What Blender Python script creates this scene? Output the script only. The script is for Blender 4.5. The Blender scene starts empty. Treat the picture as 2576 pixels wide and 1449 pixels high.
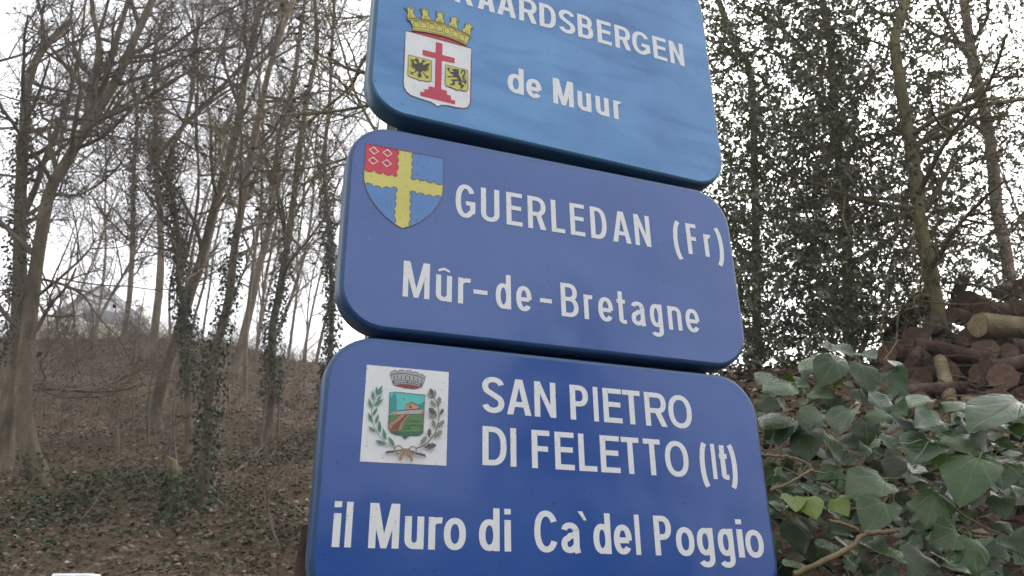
import bpy, math, random
import numpy as np
from mathutils import Vector, Matrix

scene = bpy.context.scene
R = math.radians
EYE = 1.55
# ------------------------------------------------------------------ camera
PITCH, ROLL, FPX = R(23.13), R(-0.348), 2896.7          # FPX: focal length for a 3840 px wide picture
fw = np.array([0, math.cos(PITCH), math.sin(PITCH)])
up0 = np.array([0, -math.sin(PITCH), math.cos(PITCH)])
rt0 = np.array([1.0, 0, 0])
rt = rt0 * math.cos(ROLL) + up0 * math.sin(ROLL)
up = -rt0 * math.sin(ROLL) + up0 * math.cos(ROLL)
cd = bpy.data.cameras.new('camera')
cam = bpy.data.objects.new('camera', cd)
scene.collection.objects.link(cam)
cam.matrix_world = Matrix(((rt[0], up[0], -fw[0], 0), (rt[1], up[1], -fw[1], 0), (rt[2], up[2], -fw[2], EYE), (0, 0, 0, 1)))
cd.sensor_width = 36.0
cd.lens = 36.0 * FPX / 3840
cd.clip_start = 0.05
cd.clip_end = 2000
cd.dof.use_dof = True
cd.dof.focus_distance = 1.62
cd.dof.aperture_fstop = 10.0
scene.camera = cam
# ------------------------------------------------------------------ world, sun, exposure
SUN_AZ, SUN_EL = R(30), R(38)       # azimuth measured from the viewing direction to the right
world = bpy.data.worlds.new('World')
scene.world = world
world.use_nodes = True
nt = world.node_tree
nt.nodes.clear()
sky = nt.nodes.new('ShaderNodeTexSky')
sky.sky_type = 'NISHITA'
sky.sun_disc = False
sky.sun_elevation = SUN_EL
sky.sun_rotation = SUN_AZ
sky.air_density = 1.0
sky.dust_density = 6.0
sky.ozone_density = 1.0
hs = nt.nodes.new('ShaderNodeHueSaturation')
hs.inputs['Saturation'].default_value = 0.16
hs.inputs['Value'].default_value = 1.0
bg = nt.nodes.new('ShaderNodeBackground')
bg.inputs['Strength'].default_value = 0.15
wo = nt.nodes.new('ShaderNodeOutputWorld')
nt.links.new(sky.outputs[0], hs.inputs['Color'])
ov = nt.nodes.new('ShaderNodeMix')            # even overcast layer
ov.data_type = 'RGBA'
ov.inputs[0].default_value = 0.6
ov.inputs[7].default_value = (4.7, 4.85, 5.1, 1)
nt.links.new(hs.outputs[0], ov.inputs[6])
nt.links.new(ov.outputs[2], bg.inputs['Color'])
nt.links.new(bg.outputs[0], wo.inputs['Surface'])
sl = bpy.data.lights.new('sun', 'SUN')
sl.energy = 0.8
sl.angle = R(25)
sl.color = (1.0, 0.96, 0.9)
so = bpy.data.objects.new('sun', sl)
scene.collection.objects.link(so)
sd = Vector((math.sin(SUN_AZ) * math.cos(SUN_EL), math.cos(SUN_AZ) * math.cos(SUN_EL), math.sin(SUN_EL)))
so.rotation_euler = sd.to_track_quat('Z', 'Y').to_euler()
so.location = (20, 30, 30)
scene.view_settings.view_transform = 'Standard'
scene.view_settings.look = 'None'
scene.view_settings.exposure = 1.5
scene.view_settings.gamma = 1.0
scene.view_settings.use_curve_mapping = False
scene.cycles.max_bounces = 5
scene.cycles.diffuse_bounces = 3
scene.cycles.glossy_bounces = 2
scene.cycles.transmission_bounces = 3
scene.cycles.volume_bounces = 0

# ------------------------------------------------------------------ helpers
rng = np.random.default_rng(11)
col = scene.collection


def link(o, parent=None, **props):
    col.objects.link(o)
    if parent is not None:
        o.parent = parent
    for k, v in props.items():
        o[k] = v
    return o


def empty(name, loc=(0, 0, 0), **props):
    o = bpy.data.objects.new(name, None)
    o.empty_display_size = 0.1
    o.location = loc
    return link(o, **props)


def mesh_np(name, V, F, mats=(), smooth=False, midx=None):
    """mesh from arrays; F is one (n,k) index array or a list of them"""
    V = np.asarray(V, np.float32).reshape(-1, 3)
    Fs = F if isinstance(F, list) else [F]
    Fs = [np.asarray(f, np.int32) for f in Fs if len(f)]
    me = bpy.data.meshes.new(name)
    me.vertices.add(len(V))
    me.vertices.foreach_set('co', V.ravel())
    idx = np.concatenate([f.ravel() for f in Fs])
    tot = np.concatenate([np.full(len(f), f.shape[1], np.int32) for f in Fs])
    me.loops.add(len(idx))
    me.loops.foreach_set('vertex_index', idx)
    me.polygons.add(len(tot))
    st = np.concatenate([[0], np.cumsum(tot)[:-1]]).astype(np.int32)
    me.polygons.foreach_set('loop_start', st)
    me.polygons.foreach_set('loop_total', tot)
    if smooth:
        me.polygons.foreach_set('use_smooth', np.ones(len(tot), bool))
    for m in mats:
        me.materials.append(m)
    if midx is not None:
        me.polygons.foreach_set('material_index', np.asarray(midx, np.int32))
    me.update(calc_edges=True)
    me.validate()
    return me


def obj(name, me, parent=None, **props):
    return link(bpy.data.objects.new(name, me), parent, **props)


def nrm(a):
    return a / (np.linalg.norm(a, axis=-1, keepdims=True) + 1e-12)


def at(px, py, Y):
    """point at forward distance Y seen at (px, py) of a 2576 x 1449 picture"""
    f = FPX * 2576 / 3840
    d = (px - 1288) / f * rt + (724.5 - py) / f * up + fw
    return np.array([0, 0, EYE]) + d * (Y / d[1])


def catmull(P, n):
    P = np.asarray(P, float)
    if len(P) < 3:
        t = np.linspace(0, 1, n)[:, None]
        return P[0] * (1 - t) + P[-1] * t
    Q = np.vstack([2 * P[0] - P[1], P, 2 * P[-1] - P[-2]])
    out = []
    for t in np.linspace(0, len(P) - 1 - 1e-6, n):
        i = int(t)
        u = t - i
        p0, p1, p2, p3 = Q[i:i + 4]
        out.append(.5 * (2 * p1 + (p2 - p0) * u + (2 * p0 - 5 * p1 + 4 * p2 - p3) * u * u + (-p0 + 3 * p1 - 3 * p2 + p3) * u ** 3))
    return np.array(out)


def tubes(P, Rr, k, caps=False):
    """P (N,n,3), Rr (N,n) -> verts, quads for N tubes with k sides"""
    P = np.asarray(P, float)
    Rr = np.asarray(Rr, float)
    N, n, _ = P.shape
    T = nrm(np.gradient(P, axis=1))
    m = nrm(T.mean(1))
    ref = np.where(np.abs(m[:, 2:3]) > .8, np.array([[1., 0, 0]]), np.array([[0, 0, 1.]]))[:, None, :]
    A = nrm(np.cross(T, ref))
    B = np.cross(T, A)
    a = np.arange(k) * 2 * np.pi / k
    V = P[:, :, None, :] + Rr[:, :, None, None] * (A[:, :, None, :] * np.cos(a)[None, None, :, None] + B[:, :, None, :] * np.sin(a)[None, None, :, None])
    i = np.arange(N)[:, None, None] * n * k
    j = np.arange(n - 1)[None, :, None] * k
    s = np.arange(k)[None, None, :]
    s2 = (s + 1) % k
    Q = np.stack([i + j + s, i + j + s2, i + j + k + s2, i + j + k + s], -1).reshape(-1, 4)
    return V.reshape(-1, 3), Q


class Geo:
    def __init__(self):
        self.V, self.F, self.n = [], [], 0

    def add(self, V, F):
        V = np.asarray(V, float).reshape(-1, 3)
        self.V.append(V)
        self.F.append(np.asarray(F, np.int64) + self.n)
        self.n += len(V)

    def mesh(self, name, mats, smooth=False):
        byk = {}
        for f in self.F:
            byk.setdefault(f.shape[1], []).append(f)
        return mesh_np(name, np.concatenate(self.V), [np.concatenate(v) for v in byk.values()], mats, smooth)


BOXF = np.array([[0, 3, 2, 1], [4, 5, 6, 7], [0, 1, 5, 4], [1, 2, 6, 5], [2, 3, 7, 6], [3, 0, 4, 7]])


def box(x0, x1, y0, y1, z0, z1):
    return np.array([[x0, y0, z0], [x1, y0, z0], [x1, y1, z0], [x0, y1, z0], [x0, y0, z1], [x1, y0, z1], [x1, y1, z1], [x0, y1, z1]], float), BOXF


# ------------------------------------------------------------------ materials
def nodes_of(name):
    m = bpy.data.materials.new(name)
    m.use_nodes = True
    t = m.node_tree
    return m, t, t.nodes['Principled BSDF'], t.nodes, t.links


def ramp(t, stops):
    r = t.nodes.new('ShaderNodeValToRGB')
    e = r.color_ramp.elements
    while len(e) < len(stops):
        e.new(0.5)
    for el, (p, c) in zip(e, stops):
        el.position = p
        el.color = (*c, 1)
    return r


def noise(t, scale, detail=6, rough=.6, coord='Object', vscale=None):
    tc = t.nodes.new('ShaderNodeTexCoord')
    nz = t.nodes.new('ShaderNodeTexNoise')
    nz.inputs['Scale'].default_value = scale
    nz.inputs['Detail'].default_value = detail
    nz.inputs['Roughness'].default_value = rough
    src = tc.outputs[coord]
    if vscale is not None:
        mp = t.nodes.new('ShaderNodeMapping')
        mp.inputs['Scale'].default_value = vscale
        t.links.new(src, mp.inputs['Vector'])
        src = mp.outputs[0]
    t.links.new(src, nz.inputs['Vector'])
    return nz


def M(name, stops, rough=.8, spec=.3, scale=8, detail=6, bump=0., bscale=30, island=False, vscale=None, trans=0., tcol=None):
    m, t, b, N, L = nodes_of(name)
    b.inputs['Roughness'].default_value = rough
    b.inputs['Specular IOR Level'].default_value = spec
    if isinstance(stops[0], (int, float)):
        c = stops
        stops = [(.25, tuple(x * .82 for x in c)), (.75, tuple(min(1, x * 1.15) for x in c))]
    r = ramp(t, stops)
    if island:
        g = N.new('ShaderNodeNewGeometry')
        L.new(g.outputs['Random Per Island'], r.inputs[0])
    else:
        nz = noise(t, scale, detail, vscale=vscale)
        L.new(nz.outputs[0], r.inputs[0])
    L.new(r.outputs[0], b.inputs['Base Color'])
    if bump:
        nb = noise(t, bscale, 5, vscale=vscale)
        bp = N.new('ShaderNodeBump')
        bp.inputs['Strength'].default_value = bump
        bp.inputs['Distance'].default_value = .02
        L.new(nb.outputs[0], bp.inputs['Height'])
        L.new(bp.outputs[0], b.inputs['Normal'])
    if trans:
        tr = N.new('ShaderNodeBsdfTranslucent')
        mx = N.new('ShaderNodeMixShader')
        mx.inputs[0].default_value = trans
        tr.inputs[0].default_value = (*(tcol or (.1, .16, .03)), 1)
        L.new(b.outputs[0], mx.inputs[1])
        L.new(tr.outputs[0], mx.inputs[2])
        L.new(mx.outputs[0], N['Material Output'].inputs[0])
    return m


def flat_mat(name, c, rough=.45, spec=.4, var=.06):
    """print, foil or paint with faint uneven fading and a few specks"""
    m, t, b, N, L = nodes_of(name)
    b.inputs['Roughness'].default_value = rough
    b.inputs['Specular IOR Level'].default_value = spec
    nz = noise(t, 14, 5)
    r = ramp(t, [(.3, tuple(x * (1 - var) for x in c)), (.7, tuple(min(1, x * (1 + var)) for x in c))])
    L.new(nz.outputs[0], r.inputs[0])
    sp = noise(t, 150, 2, .5)
    r2 = ramp(t, [(.28, (.45, .42, .36)), (.33, (1, 1, 1))])
    L.new(sp.outputs[0], r2.inputs[0])
    mx = N.new('ShaderNodeMix')
    mx.data_type = 'RGBA'
    mx.blend_type = 'MULTIPLY'
    mx.inputs[0].default_value = .8
    L.new(r.outputs[0], mx.inputs[6])
    L.new(r2.outputs[0], mx.inputs[7])
    L.new(mx.outputs[2], b.inputs['Base Color'])
    return m


def sign_mat(name, c0, c1, streak=.0, rough=.3, wav=.02):
    m, t, b, N, L = nodes_of(name)
    b.inputs['Roughness'].default_value = rough
    b.inputs['Specular IOR Level'].default_value = .7
    # fading and scuffs, plus reflections painted in as blotches and slanting streaks
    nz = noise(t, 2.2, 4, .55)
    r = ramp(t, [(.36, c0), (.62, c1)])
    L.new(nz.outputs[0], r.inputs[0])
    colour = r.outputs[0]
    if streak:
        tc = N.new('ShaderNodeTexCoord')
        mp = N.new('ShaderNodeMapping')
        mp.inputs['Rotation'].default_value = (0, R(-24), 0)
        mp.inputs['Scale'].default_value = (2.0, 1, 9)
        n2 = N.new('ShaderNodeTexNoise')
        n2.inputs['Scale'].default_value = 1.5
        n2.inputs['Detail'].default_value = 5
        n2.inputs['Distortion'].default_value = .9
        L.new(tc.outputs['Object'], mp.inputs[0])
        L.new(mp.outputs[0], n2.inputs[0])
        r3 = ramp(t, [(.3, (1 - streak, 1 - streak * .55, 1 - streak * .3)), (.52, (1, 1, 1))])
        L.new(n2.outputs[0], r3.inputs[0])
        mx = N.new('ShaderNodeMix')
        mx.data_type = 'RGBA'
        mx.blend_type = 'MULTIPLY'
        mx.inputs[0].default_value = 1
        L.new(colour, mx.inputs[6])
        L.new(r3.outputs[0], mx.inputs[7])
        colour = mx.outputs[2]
    sp = noise(t, 95, 2, .5)
    r2 = ramp(t, [(.27, (.45, .42, .36)), (.31, (1, 1, 1))])
    L.new(sp.outputs[0], r2.inputs[0])
    m2 = N.new('ShaderNodeMix')
    m2.data_type = 'RGBA'
    m2.blend_type = 'MULTIPLY'
    m2.inputs[0].default_value = .8
    L.new(colour, m2.inputs[6])
    L.new(r2.outputs[0], m2.inputs[7])
    L.new(m2.outputs[2], b.inputs['Base Color'])
    nb = noise(t, 3.5, 2, .4)
    bp = N.new('ShaderNodeBump')
    bp.inputs['Strength'].default_value = 1
    bp.inputs['Distance'].default_value = wav
    L.new(nb.outputs[0], bp.inputs['Height'])
    L.new(bp.outputs[0], b.inputs['Normal'])
    nr = noise(t, 6, 4)
    rr = ramp(t, [(.3, (rough * .75,) * 3), (.7, (rough * 1.3,) * 3)])
    L.new(nr.outputs[0], rr.inputs[0])
    L.new(rr.outputs[0], b.inputs['Roughness'])
    return m
# ------------------------------------------------------------------ ground
def sstep(a, b, x):
    t = np.clip((x - a) / (b - a), 0, 1)
    return t * t * (3 - 2 * t)


def vnoise(x, y, s):
    return (np.sin(x * 1.7 * s + 1.3 + 1.9 * np.sin(y * .9 * s)) + np.sin(y * 2.1 * s + .7 + 1.7 * np.sin(x * 1.1 * s + 2))) * .5


def H(x, y):
    x = np.asarray(x, float)
    y = np.asarray(y, float)
    zl = np.interp(y, [-400, -2, .5, 2, 10, 17, 19, 45, 60, 120, 900], [0, 0, .02, .55, 3.85, 6.75, 7.1, 13.4, 15.2, 19, 24])
    zr = np.interp(y, [-400, -2, .6, 1.25, 1.75, 2.5, 5, 9, 17, 40, 900], [0, 0, .03, .5, 1.25, 1.85, 3.1, 3.85, 5.1, 7, 24])
    w = sstep(-.05, .32, x / np.maximum(y, 1.3))
    zl = zl + .82 * sstep(-2.5, -8.5, x) * sstep(7, 17, y)
    z = zl * (1 - w) + zr * w
    amp = np.interp(y, [0, 2, 6, 40], [0, .02, .07, .25])
    return z + amp * (vnoise(x, y, 1.) + .5 * vnoise(x + 5, y, 2.7) + .25 * vnoise(x, y + 3, 6.1))


def ground_at(px, py):
    """where the view ray through a picture point meets the ground"""
    a, b = 1.5, 60.
    for Y in np.linspace(1.5, 60, 800):
        p = at(px, py, Y)
        if H(p[0], p[1]) > p[2]:
            return p
    return at(px, py, 18)


def gpt(x, y, dz=0.):
    return np.array([x, y, float(H(x, y)) + dz])


u = np.linspace(-1, 1, 191)
gx = np.sinh(u * 4.6) / np.sinh(4.6) * 320
v = np.linspace(0, 1, 331)
gy = -60 + 0 * v
gy = np.concatenate([np.linspace(-300, -12, 16)[:-1], np.linspace(-12, 0, 20)[:-1], np.linspace(0, 20, 200)[:-1], np.linspace(20, 60, 60)[:-1], np.geomspace(60, 800, 24)])
GX, GY = np.meshgrid(gx, gy)
GZ = H(GX, GY)
nx, ny = len(gx), len(gy)
ii = (np.arange(ny - 1)[:, None] * nx + np.arange(nx - 1)[None, :]).ravel()
m_ground, t, b, N, L = nodes_of('leaf mould soil')
b.inputs['Roughness'].default_value = .95
b.inputs['Specular IOR Level'].default_value = .15
n1 = noise(t, 22, 9, .7)
r1 = ramp(t, [(.30, (.052, .034, .024)), (.45, (.115, .076, .054)), (.58, (.17, .116, .084)), (.72, (.23, .165, .12))])
n2 = noise(t, .8, 4, .6)
r2 = ramp(t, [(.40, (1, 1, 1)), (.60, (.55, .68, .38))])
L.new(n1.outputs[0], r1.inputs[0])
L.new(n2.outputs[0], r2.inputs[0])
mx = N.new('ShaderNodeMix')
mx.data_type = 'RGBA'
mx.blend_type = 'MULTIPLY'
mx.inputs[0].default_value = .8
L.new(r1.outputs[0], mx.inputs[6])
L.new(r2.outputs[0], mx.inputs[7])
L.new(mx.outputs[2], b.inputs['Base Color'])
bp = N.new('ShaderNodeBump')
bp.inputs['Strength'].default_value = .9
bp.inputs['Distance'].default_value = .05
L.new(n1.outputs[0], bp.inputs['Height'])
L.new(bp.outputs[0], b.inputs['Normal'])
obj('ground', mesh_np('ground', np.stack([GX, GY, GZ], -1), np.stack([ii, ii + 1, ii + nx + 1, ii + nx], 1), [m_ground], True), kind='structure')
# the lane the photographer stands on
m_road = M('asphalt', (.055, .054, .052), .9, .2, 40, 8, .4, 120)
xs = np.linspace(-60, 60, 61)
V = np.concatenate([np.stack([xs, np.full(61, -5.5), np.full(61, .012)], 1), np.stack([xs, np.full(61, -.4), np.full(61, .012)], 1)])
k = np.arange(60)
obj('road', mesh_np('road', V, np.stack([k, k + 1, k + 62, k + 61], 1), [m_road]), kind='structure')

# ------------------------------------------------------------------ the three signs
WHITE = (.76, .77, .78)
PAL = dict(white=(.74, .75, .76), brown=(.17, .085, .07), red=(.52, .05, .085), yellow=(.60, .56, .13), black=(.055, .05, .045),
           yellow2=(.64, .58, .16), red2=(.60, .05, .085), blue2=(.11, .24, .52), grey=(.42, .42, .43), darkgrey=(.10, .095, .10), darkred=(.28, .055, .06),
           turq=(.12, .52, .50), teal=(.05, .30, .27), green=(.10, .23, .09), dkgreen=(.05, .15, .09), peach=(.55, .30, .19), salmon=(.42, .22, .16), rust=(.20, .085, .06),
           olive=(.10, .24, .16), oak=(.20, .25, .18), dkstem=(.12, .07, .06), tan=(.32, .21, .12))
PM = {k: flat_mat('print ' + k, c) for k, c in PAL.items()}
m_letter = flat_mat('white letter foil', WHITE, .4, .35, .03)
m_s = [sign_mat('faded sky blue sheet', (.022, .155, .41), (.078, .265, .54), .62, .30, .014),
       sign_mat('dull violet blue sheet', (.030, .090, .32), (.042, .106, .34), .0, .22, .016),
       sign_mat('deep blue sheet', (.016, .074, .31), (.024, .086, .33), .0, .2, .010)]
m_edge = [M('blue box edge ' + str(i), c, .38, .5, 20) for i, c in enumerate([(.026, .10, .19), (.016, .065, .17), (.016, .068, .18)])]
m_zinc = M('galvanised steel', (.35, .36, .37), .45, .5, 30)
for mm in (m_zinc,):
    mm.node_tree.nodes['Principled BSDF'].inputs['Metallic'].default_value = .7


def rrect(w, h, r, inset, n=10):
    w, h, r = w / 2 - inset, h / 2 - inset, max(r - inset, .004)
    P = []
    for cx, cy, a0 in ((w - r, h - r, 0), (-w + r, h - r, 90), (-w + r, -h + r, 180), (w - r, -h + r, 270)):
        for i in range(n + 1):
            a = R(a0 + 90 * i / n)
            P.append((cx + r * math.cos(a), cy + r * math.sin(a)))
    return np.array(P)


def stroke_poly(pts, hx, hy, closed=False):
    """outline quads of a pen stroke, half widths hx (stems) and hy (bars), mitred corners"""
    P = np.array(pts, float)
    keep = [0] + [i for i in range(1, len(P)) if np.linalg.norm(P[i] - P[i - 1]) > 1e-6]
    P = P[keep]
    if closed and np.linalg.norm(P[0] - P[-1]) < 1e-6:
        P = P[:-1]
    n = len(P)
    S = np.array([1 / hx, 1 / hy])
    Q = P * S            # pen space, half width 1
    off = np.zeros_like(Q)
    for i in range(n):
        a = Q[i - 1] if (i > 0 or closed) else None
        c = Q[(i + 1) % n] if (i < n - 1 or closed) else None
        d1 = (Q[i] - a) / np.linalg.norm(Q[i] - a) if a is not None else None
        d2 = (c - Q[i]) / np.linalg.norm(c - Q[i]) if c is not None else None
        d1 = d2 if d1 is None else d1
        d2 = d1 if d2 is None else d2
        n1 = np.array([-d1[1], d1[0]])
        n2 = np.array([-d2[1], d2[0]])
        m = n1 + n2
        m = m / np.linalg.norm(m)
        off[i] = m / max(m @ n1, .35)
    A = (Q + off) / S
    B = (Q - off) / S
    k = np.arange(n if closed else n - 1)
    k2 = (k + 1) % n
    return np.concatenate([A, B]), np.stack([k, k + n, k2 + n, k2], 1)


def arc(cx, cy, rx, ry, a0, a1, n=18, e=2.25):
    a = np.radians(np.linspace(a0, a1, n))
    c, s = np.cos(a), np.sin(a)
    return [(cx + rx * np.sign(x) * abs(x) ** (2 / e), cy + ry * np.sign(y) * abs(y) ** (2 / e)) for x, y in zip(c, s)]


def glyph(ch, w, h, t):
    """strokes ('s', pts, closed) and polygons ('p', pts) of one letter; box w x h, stem t"""
    s = t * .86
    a, b = t / 2, s / 2
    xh = .735 * h
    cx = w / 2
    rx = w / 2 - a
    v = lambda x, y0, y1: ('p', [(x - a, y0), (x + a, y0), (x + a, y1), (x - a, y1)])
    hb = lambda y, x0, x1: ('p', [(x0, y - b), (x1, y - b), (x1, y + b), (x0, y + b)])
    G = []
    if ch in 'IlLEFPRBD' or ch in 'i':
        if ch not in 'BDPR' or True:
            pass
    if ch == 'I' or ch == 'l':
        return [('p', [(0, 0), (w, 0), (w, h), (0, h)])]
    if ch == 'i':
        return [('p', [(0, 0), (w, 0), (w, xh), (0, xh)]), ('p', [(0, h - s * .95), (w, h - s * .95), (w, h), (0, h)])]
    if ch == '-':
        return [('p', [(0, .33 * h), (w, .33 * h), (w, .33 * h + s), (0, .33 * h + s)])]
    if ch == '`':
        return [('p', [(0, h * 1.02), (w * .55, h * 1.02), (w, h * .80), (w * .66, h * .80)])]
    if ch == 'L':
        return [v(a, 0, h), hb(b, t, w)]
    if ch == 'E':
        return [v(a, 0, h), hb(b, t, w), hb(h - b, t, w), hb(h * .53, t, w * .93)]
    if ch == 'F':
        return [v(a, 0, h), hb(h - b, t, w), hb(h * .51, t, w * .9)]
    if ch == 'T':
        return [v(cx, 0, h - s), hb(h - b, 0, w)]
    if ch == 'N':
        return [v(a, 0, h), v(w - a, 0, h), ('p', [(t, h), (t * .05, h), (w - t, 0), (w - t * .05, 0)])]
    if ch == 'M':
        return [v(a, 0, h), v(w - a, 0, h), ('p', [(0, h), (t * 1.25, h), (cx + t * .42, 0), (cx - t * .42, 0)]), ('p', [(w - t * 1.25, h), (w, h), (cx + t * .42, 0), (cx - t * .42, 0)])]
    if ch == 'A':
        k = t * .62
        return [('p', [(0, 0), (t * 1.08, 0), (cx + k * .2, h * .86), (cx + k, h), (cx - k, h)]), ('p', [(w, 0), (cx + k, h), (cx - k * .2, h * .86), (w - t * 1.08, 0)]), hb(h * .29, w * .24, w * .76)]
    if ch == 'O':
        return [('s', arc(cx, h / 2, rx, h / 2 - b, 0, 360, 40)[:-1], True)]
    if ch == 'o':
        return [('s', arc(cx, xh / 2, rx, xh / 2 - b, 0, 360, 36)[:-1], True)]
    if ch == 'C':
        return [('s', arc(cx, h / 2, rx, h / 2 - b, 30, 330, 34), False)]
    if ch == 'G':
        return [('s', arc(cx, h / 2, rx, h / 2 - b, 32, 312, 34) + [(w - a, h * .2), (w - a, h * .5)], False), hb(h * .5 - b, w * .52, w - t)]
    if ch == 'D':
        r = min(w * .62, h * .48)
        p = [(a, b), (w - r, b)] + arc(w - r, h / 2, r - a, h / 2 - b, -90, 90, 22, 2.5) + [(w - r, h - b), (a, h - b)]
        return [('s', p, True)]
    if ch == 'S':
        p = arc(cx, h * .735, rx, h * .265 - b, 14, 225, 20, 2.1) + arc(cx, h * .27, rx, h * .27 - b, 45, -166, 20, 2.1)
        return [('s', p, False)]
    if ch in 'PRB':
        y1 = h * (.46 if ch != 'B' else .53)
        rr = (h - y1) / 2
        wr = w if ch != 'B' else w * .95
        ex = min(rr * 1.1, wr * .55)
        G = [v(a, 0, h), ('s', [(t * .6, h - b), (wr - ex, h - b)] + arc(wr - ex, (h - b + y1) / 2, ex - a, (h - b - y1) / 2, 90, -90, 18, 2.3) + [(wr - ex, y1), (t * .6, y1)], False)]
        if ch == 'B':
            ex2 = min(y1 / 2 * 1.1, w * .58)
            G.append(('s', [(t * .6, y1), (w - ex2, y1)] + arc(w - ex2, (y1 + b) / 2, ex2 - a, (y1 - b) / 2, 90, -90, 18, 2.3) + [(w - ex2, b), (t * .6, b)], False))
        if ch == 'R':
            G.append(('p', [(w * .42, y1), (w * .42 + t * 1.05, y1 + b * .5), (w, 0), (w - t * 1.15, 0)]))
        return G
    if ch == 'U':
        r = w * .5
        return [('s', [(a, h), (a, r)] + arc(cx, r, rx, r - b, 180, 360, 18) + [(w - a, r), (w - a, h)], False)]
    if ch in 'uû':
        r = w * .5
        G = [v(w - a, 0, xh), ('s', [(a, xh), (a, r)] + arc(cx, r, rx, r - b, 180, 345, 16), False)]
        if ch == 'û':
            y = xh + h * .09
            G += [('p', [(cx - w * .36, y), (cx - w * .36, y + s * .55), (cx, y + h * .13), (cx, y + h * .055)]), ('p', [(cx, y + h * .055), (cx, y + h * .13), (cx + w * .36, y + s * .55), (cx + w * .36, y)])]
        return G
    if ch == 'n':
        r = w * .5
        return [v(a, 0, xh), ('s', arc(cx, xh - r, rx, r - b, 165, 0, 16) + [(w - a, xh - r), (w - a, 0)], False)]
    if ch == 'r':
        r = w * .62
        return [v(a, 0, xh), ('s', arc(a + r, xh - r * .95, r, r * .95 - b, 175, 88, 12) + [(w, xh - b * 1.05)], False)]
    if ch == 'd':
        return [v(w - a, 0, h), ('s', arc(cx, xh / 2, rx, xh / 2 - b, 0, 360, 36)[:-1], True)]
    if ch == 'g':
        d = -.27 * h
        return [('s', arc(cx, xh / 2 + s * .1, rx, xh / 2 - b - s * .1, 0, 360, 36)[:-1], True), ('s', [(w - a, xh), (w - a, d + w * .45)] + arc(cx, d + w * .42, rx, w * .42 - b, 0, -155, 16), False)]
    if ch == 'e':
        return [('s', [(w - a, xh * .47)] + arc(cx, xh / 2, rx, xh / 2 - b, 2, 322, 34), False), hb(xh * .47, t * .7, w - t * .5)]
    if ch == 'a':
        r = w * .46
        return [('s', arc(cx - w * .02, xh - r, rx, r - b, 165, 0, 18) + [(w - a, xh - r), (w - a, s * .8), (w - a * .6, 0)], False),
                ('s', [(w - a, xh * .60), (cx, xh * .56)] + arc(cx - w * .05, xh * .29, rx - w * .03, xh * .29 - b, 105, 330, 18) + [(w - a, xh * .24)], False)]
    if ch == 't':
        x = w * .42
        return [('s', [(x, h * .98), (x, w * .5)] + arc(x + w * .36, w * .45, w * .36, w * .45 - b, 180, 262, 8) + [(w, b)], False), hb(xh - b, 0, w * .95)]
    if ch in '()':
        p = arc(w * 2.2, h * .39, w * 2.2 - a, h * .66, 112, 248, 20, 2)
        x = np.array(p)
        x[:, 0] = (x[:, 0] - x[:, 0].min()) / (np.ptp(x[:, 0])) * (w - t * .8) + t * .4
        if ch == ')':
            x[:, 0] = w - x[:, 0]
        return [('s', [tuple(q) for q in x], False)]
    raise ValueError(ch)


def letter_mesh(ch, w, h, t, z0):
    g = Geo()
    for i, q in enumerate(glyph(ch, w, h, t)):
        z = z0 + i * .00012
        if q[0] == 'p':
            P = np.array(q[1])
            area = np.sum(P[:, 0] * np.roll(P[:, 1], -1) - np.roll(P[:, 0], -1) * P[:, 1])
            P = P if area > 0 else P[::-1]
            g.add(np.column_stack([P[:, 0], np.full(len(P), -z), P[:, 1]]), np.arange(len(P))[None])
        else:
            P, F = stroke_poly(q[1], t / 2, t * .43, q[2])
            g.add(np.column_stack([P[:, 0], np.full(len(P), -z), P[:, 1]]), F)
    return g.mesh('letter', [m_letter])


SIGN_LABELS = ['weathered sky blue sign reading de Muur with a crowned white shield with red cross',
               'violet blue sign reading Mûr-de-Bretagne with a quartered yellow cross shield',
               'deep blue sign reading il Muro di Ca`del Poggio with a white square crest']
SIGNS = [((.1166, 1.4889, 1.2983), 22.47, 0.01, .660), ((.0997, 1.4617, .7097), 21.44, .8, .4402), ((.0977, 1.4419, .2369), 21.1, .39, .462)]
DEPTH = .052
roots = []
for i, (c, yaw, roll, hh) in enumerate(SIGNS):
    e = empty('town_sign', (c[0], c[1], c[2] + EYE), label=SIGN_LABELS[i], category='sign', group='blue twin town signs stacked on the posts')
    e.rotation_euler = (Matrix.Rotation(R(yaw), 3, 'Z') @ Matrix.Rotation(R(-roll), 3, 'Y')).to_euler()
    roots.append(e)
    n = 44
    rings = [(.009, .0), (.004, -.0012), (.0012, -.004), (0, -.009), (0, -DEPTH + .004), (.004, -DEPTH)]
    V, F = [], []
    for ins, d in rings:
        P = rrect(.9, hh, .088, ins)
        V.append(np.column_stack([P[:, 0], np.full(len(P), -d), P[:, 1]]))
    n = len(V[0])
    k = np.arange(n)
    F = [np.stack([r * n + k, (r + 1) * n + k, (r + 1) * n + (k + 1) % n, r * n + (k + 1) % n], 1) for r in range(len(rings) - 1)]
    V2 = np.concatenate(V)
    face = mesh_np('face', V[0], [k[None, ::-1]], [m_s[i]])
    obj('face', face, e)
    me = mesh_np('box_edge', V2, [np.concatenate(F), (k + (len(rings) - 1) * n)[None]], [m_edge[i]], True)
    obj('box_edge', me, e)
    for zz in (-hh / 2 + .012, hh / 2 - .012):
        v_, f_ = box(-.37, .37, DEPTH + .001, DEPTH + .022, zz - .03, zz + .03)
        obj('mounting_rail', mesh_np('mounting_rail', v_, f_, [m_edge[i]]), e)
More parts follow.
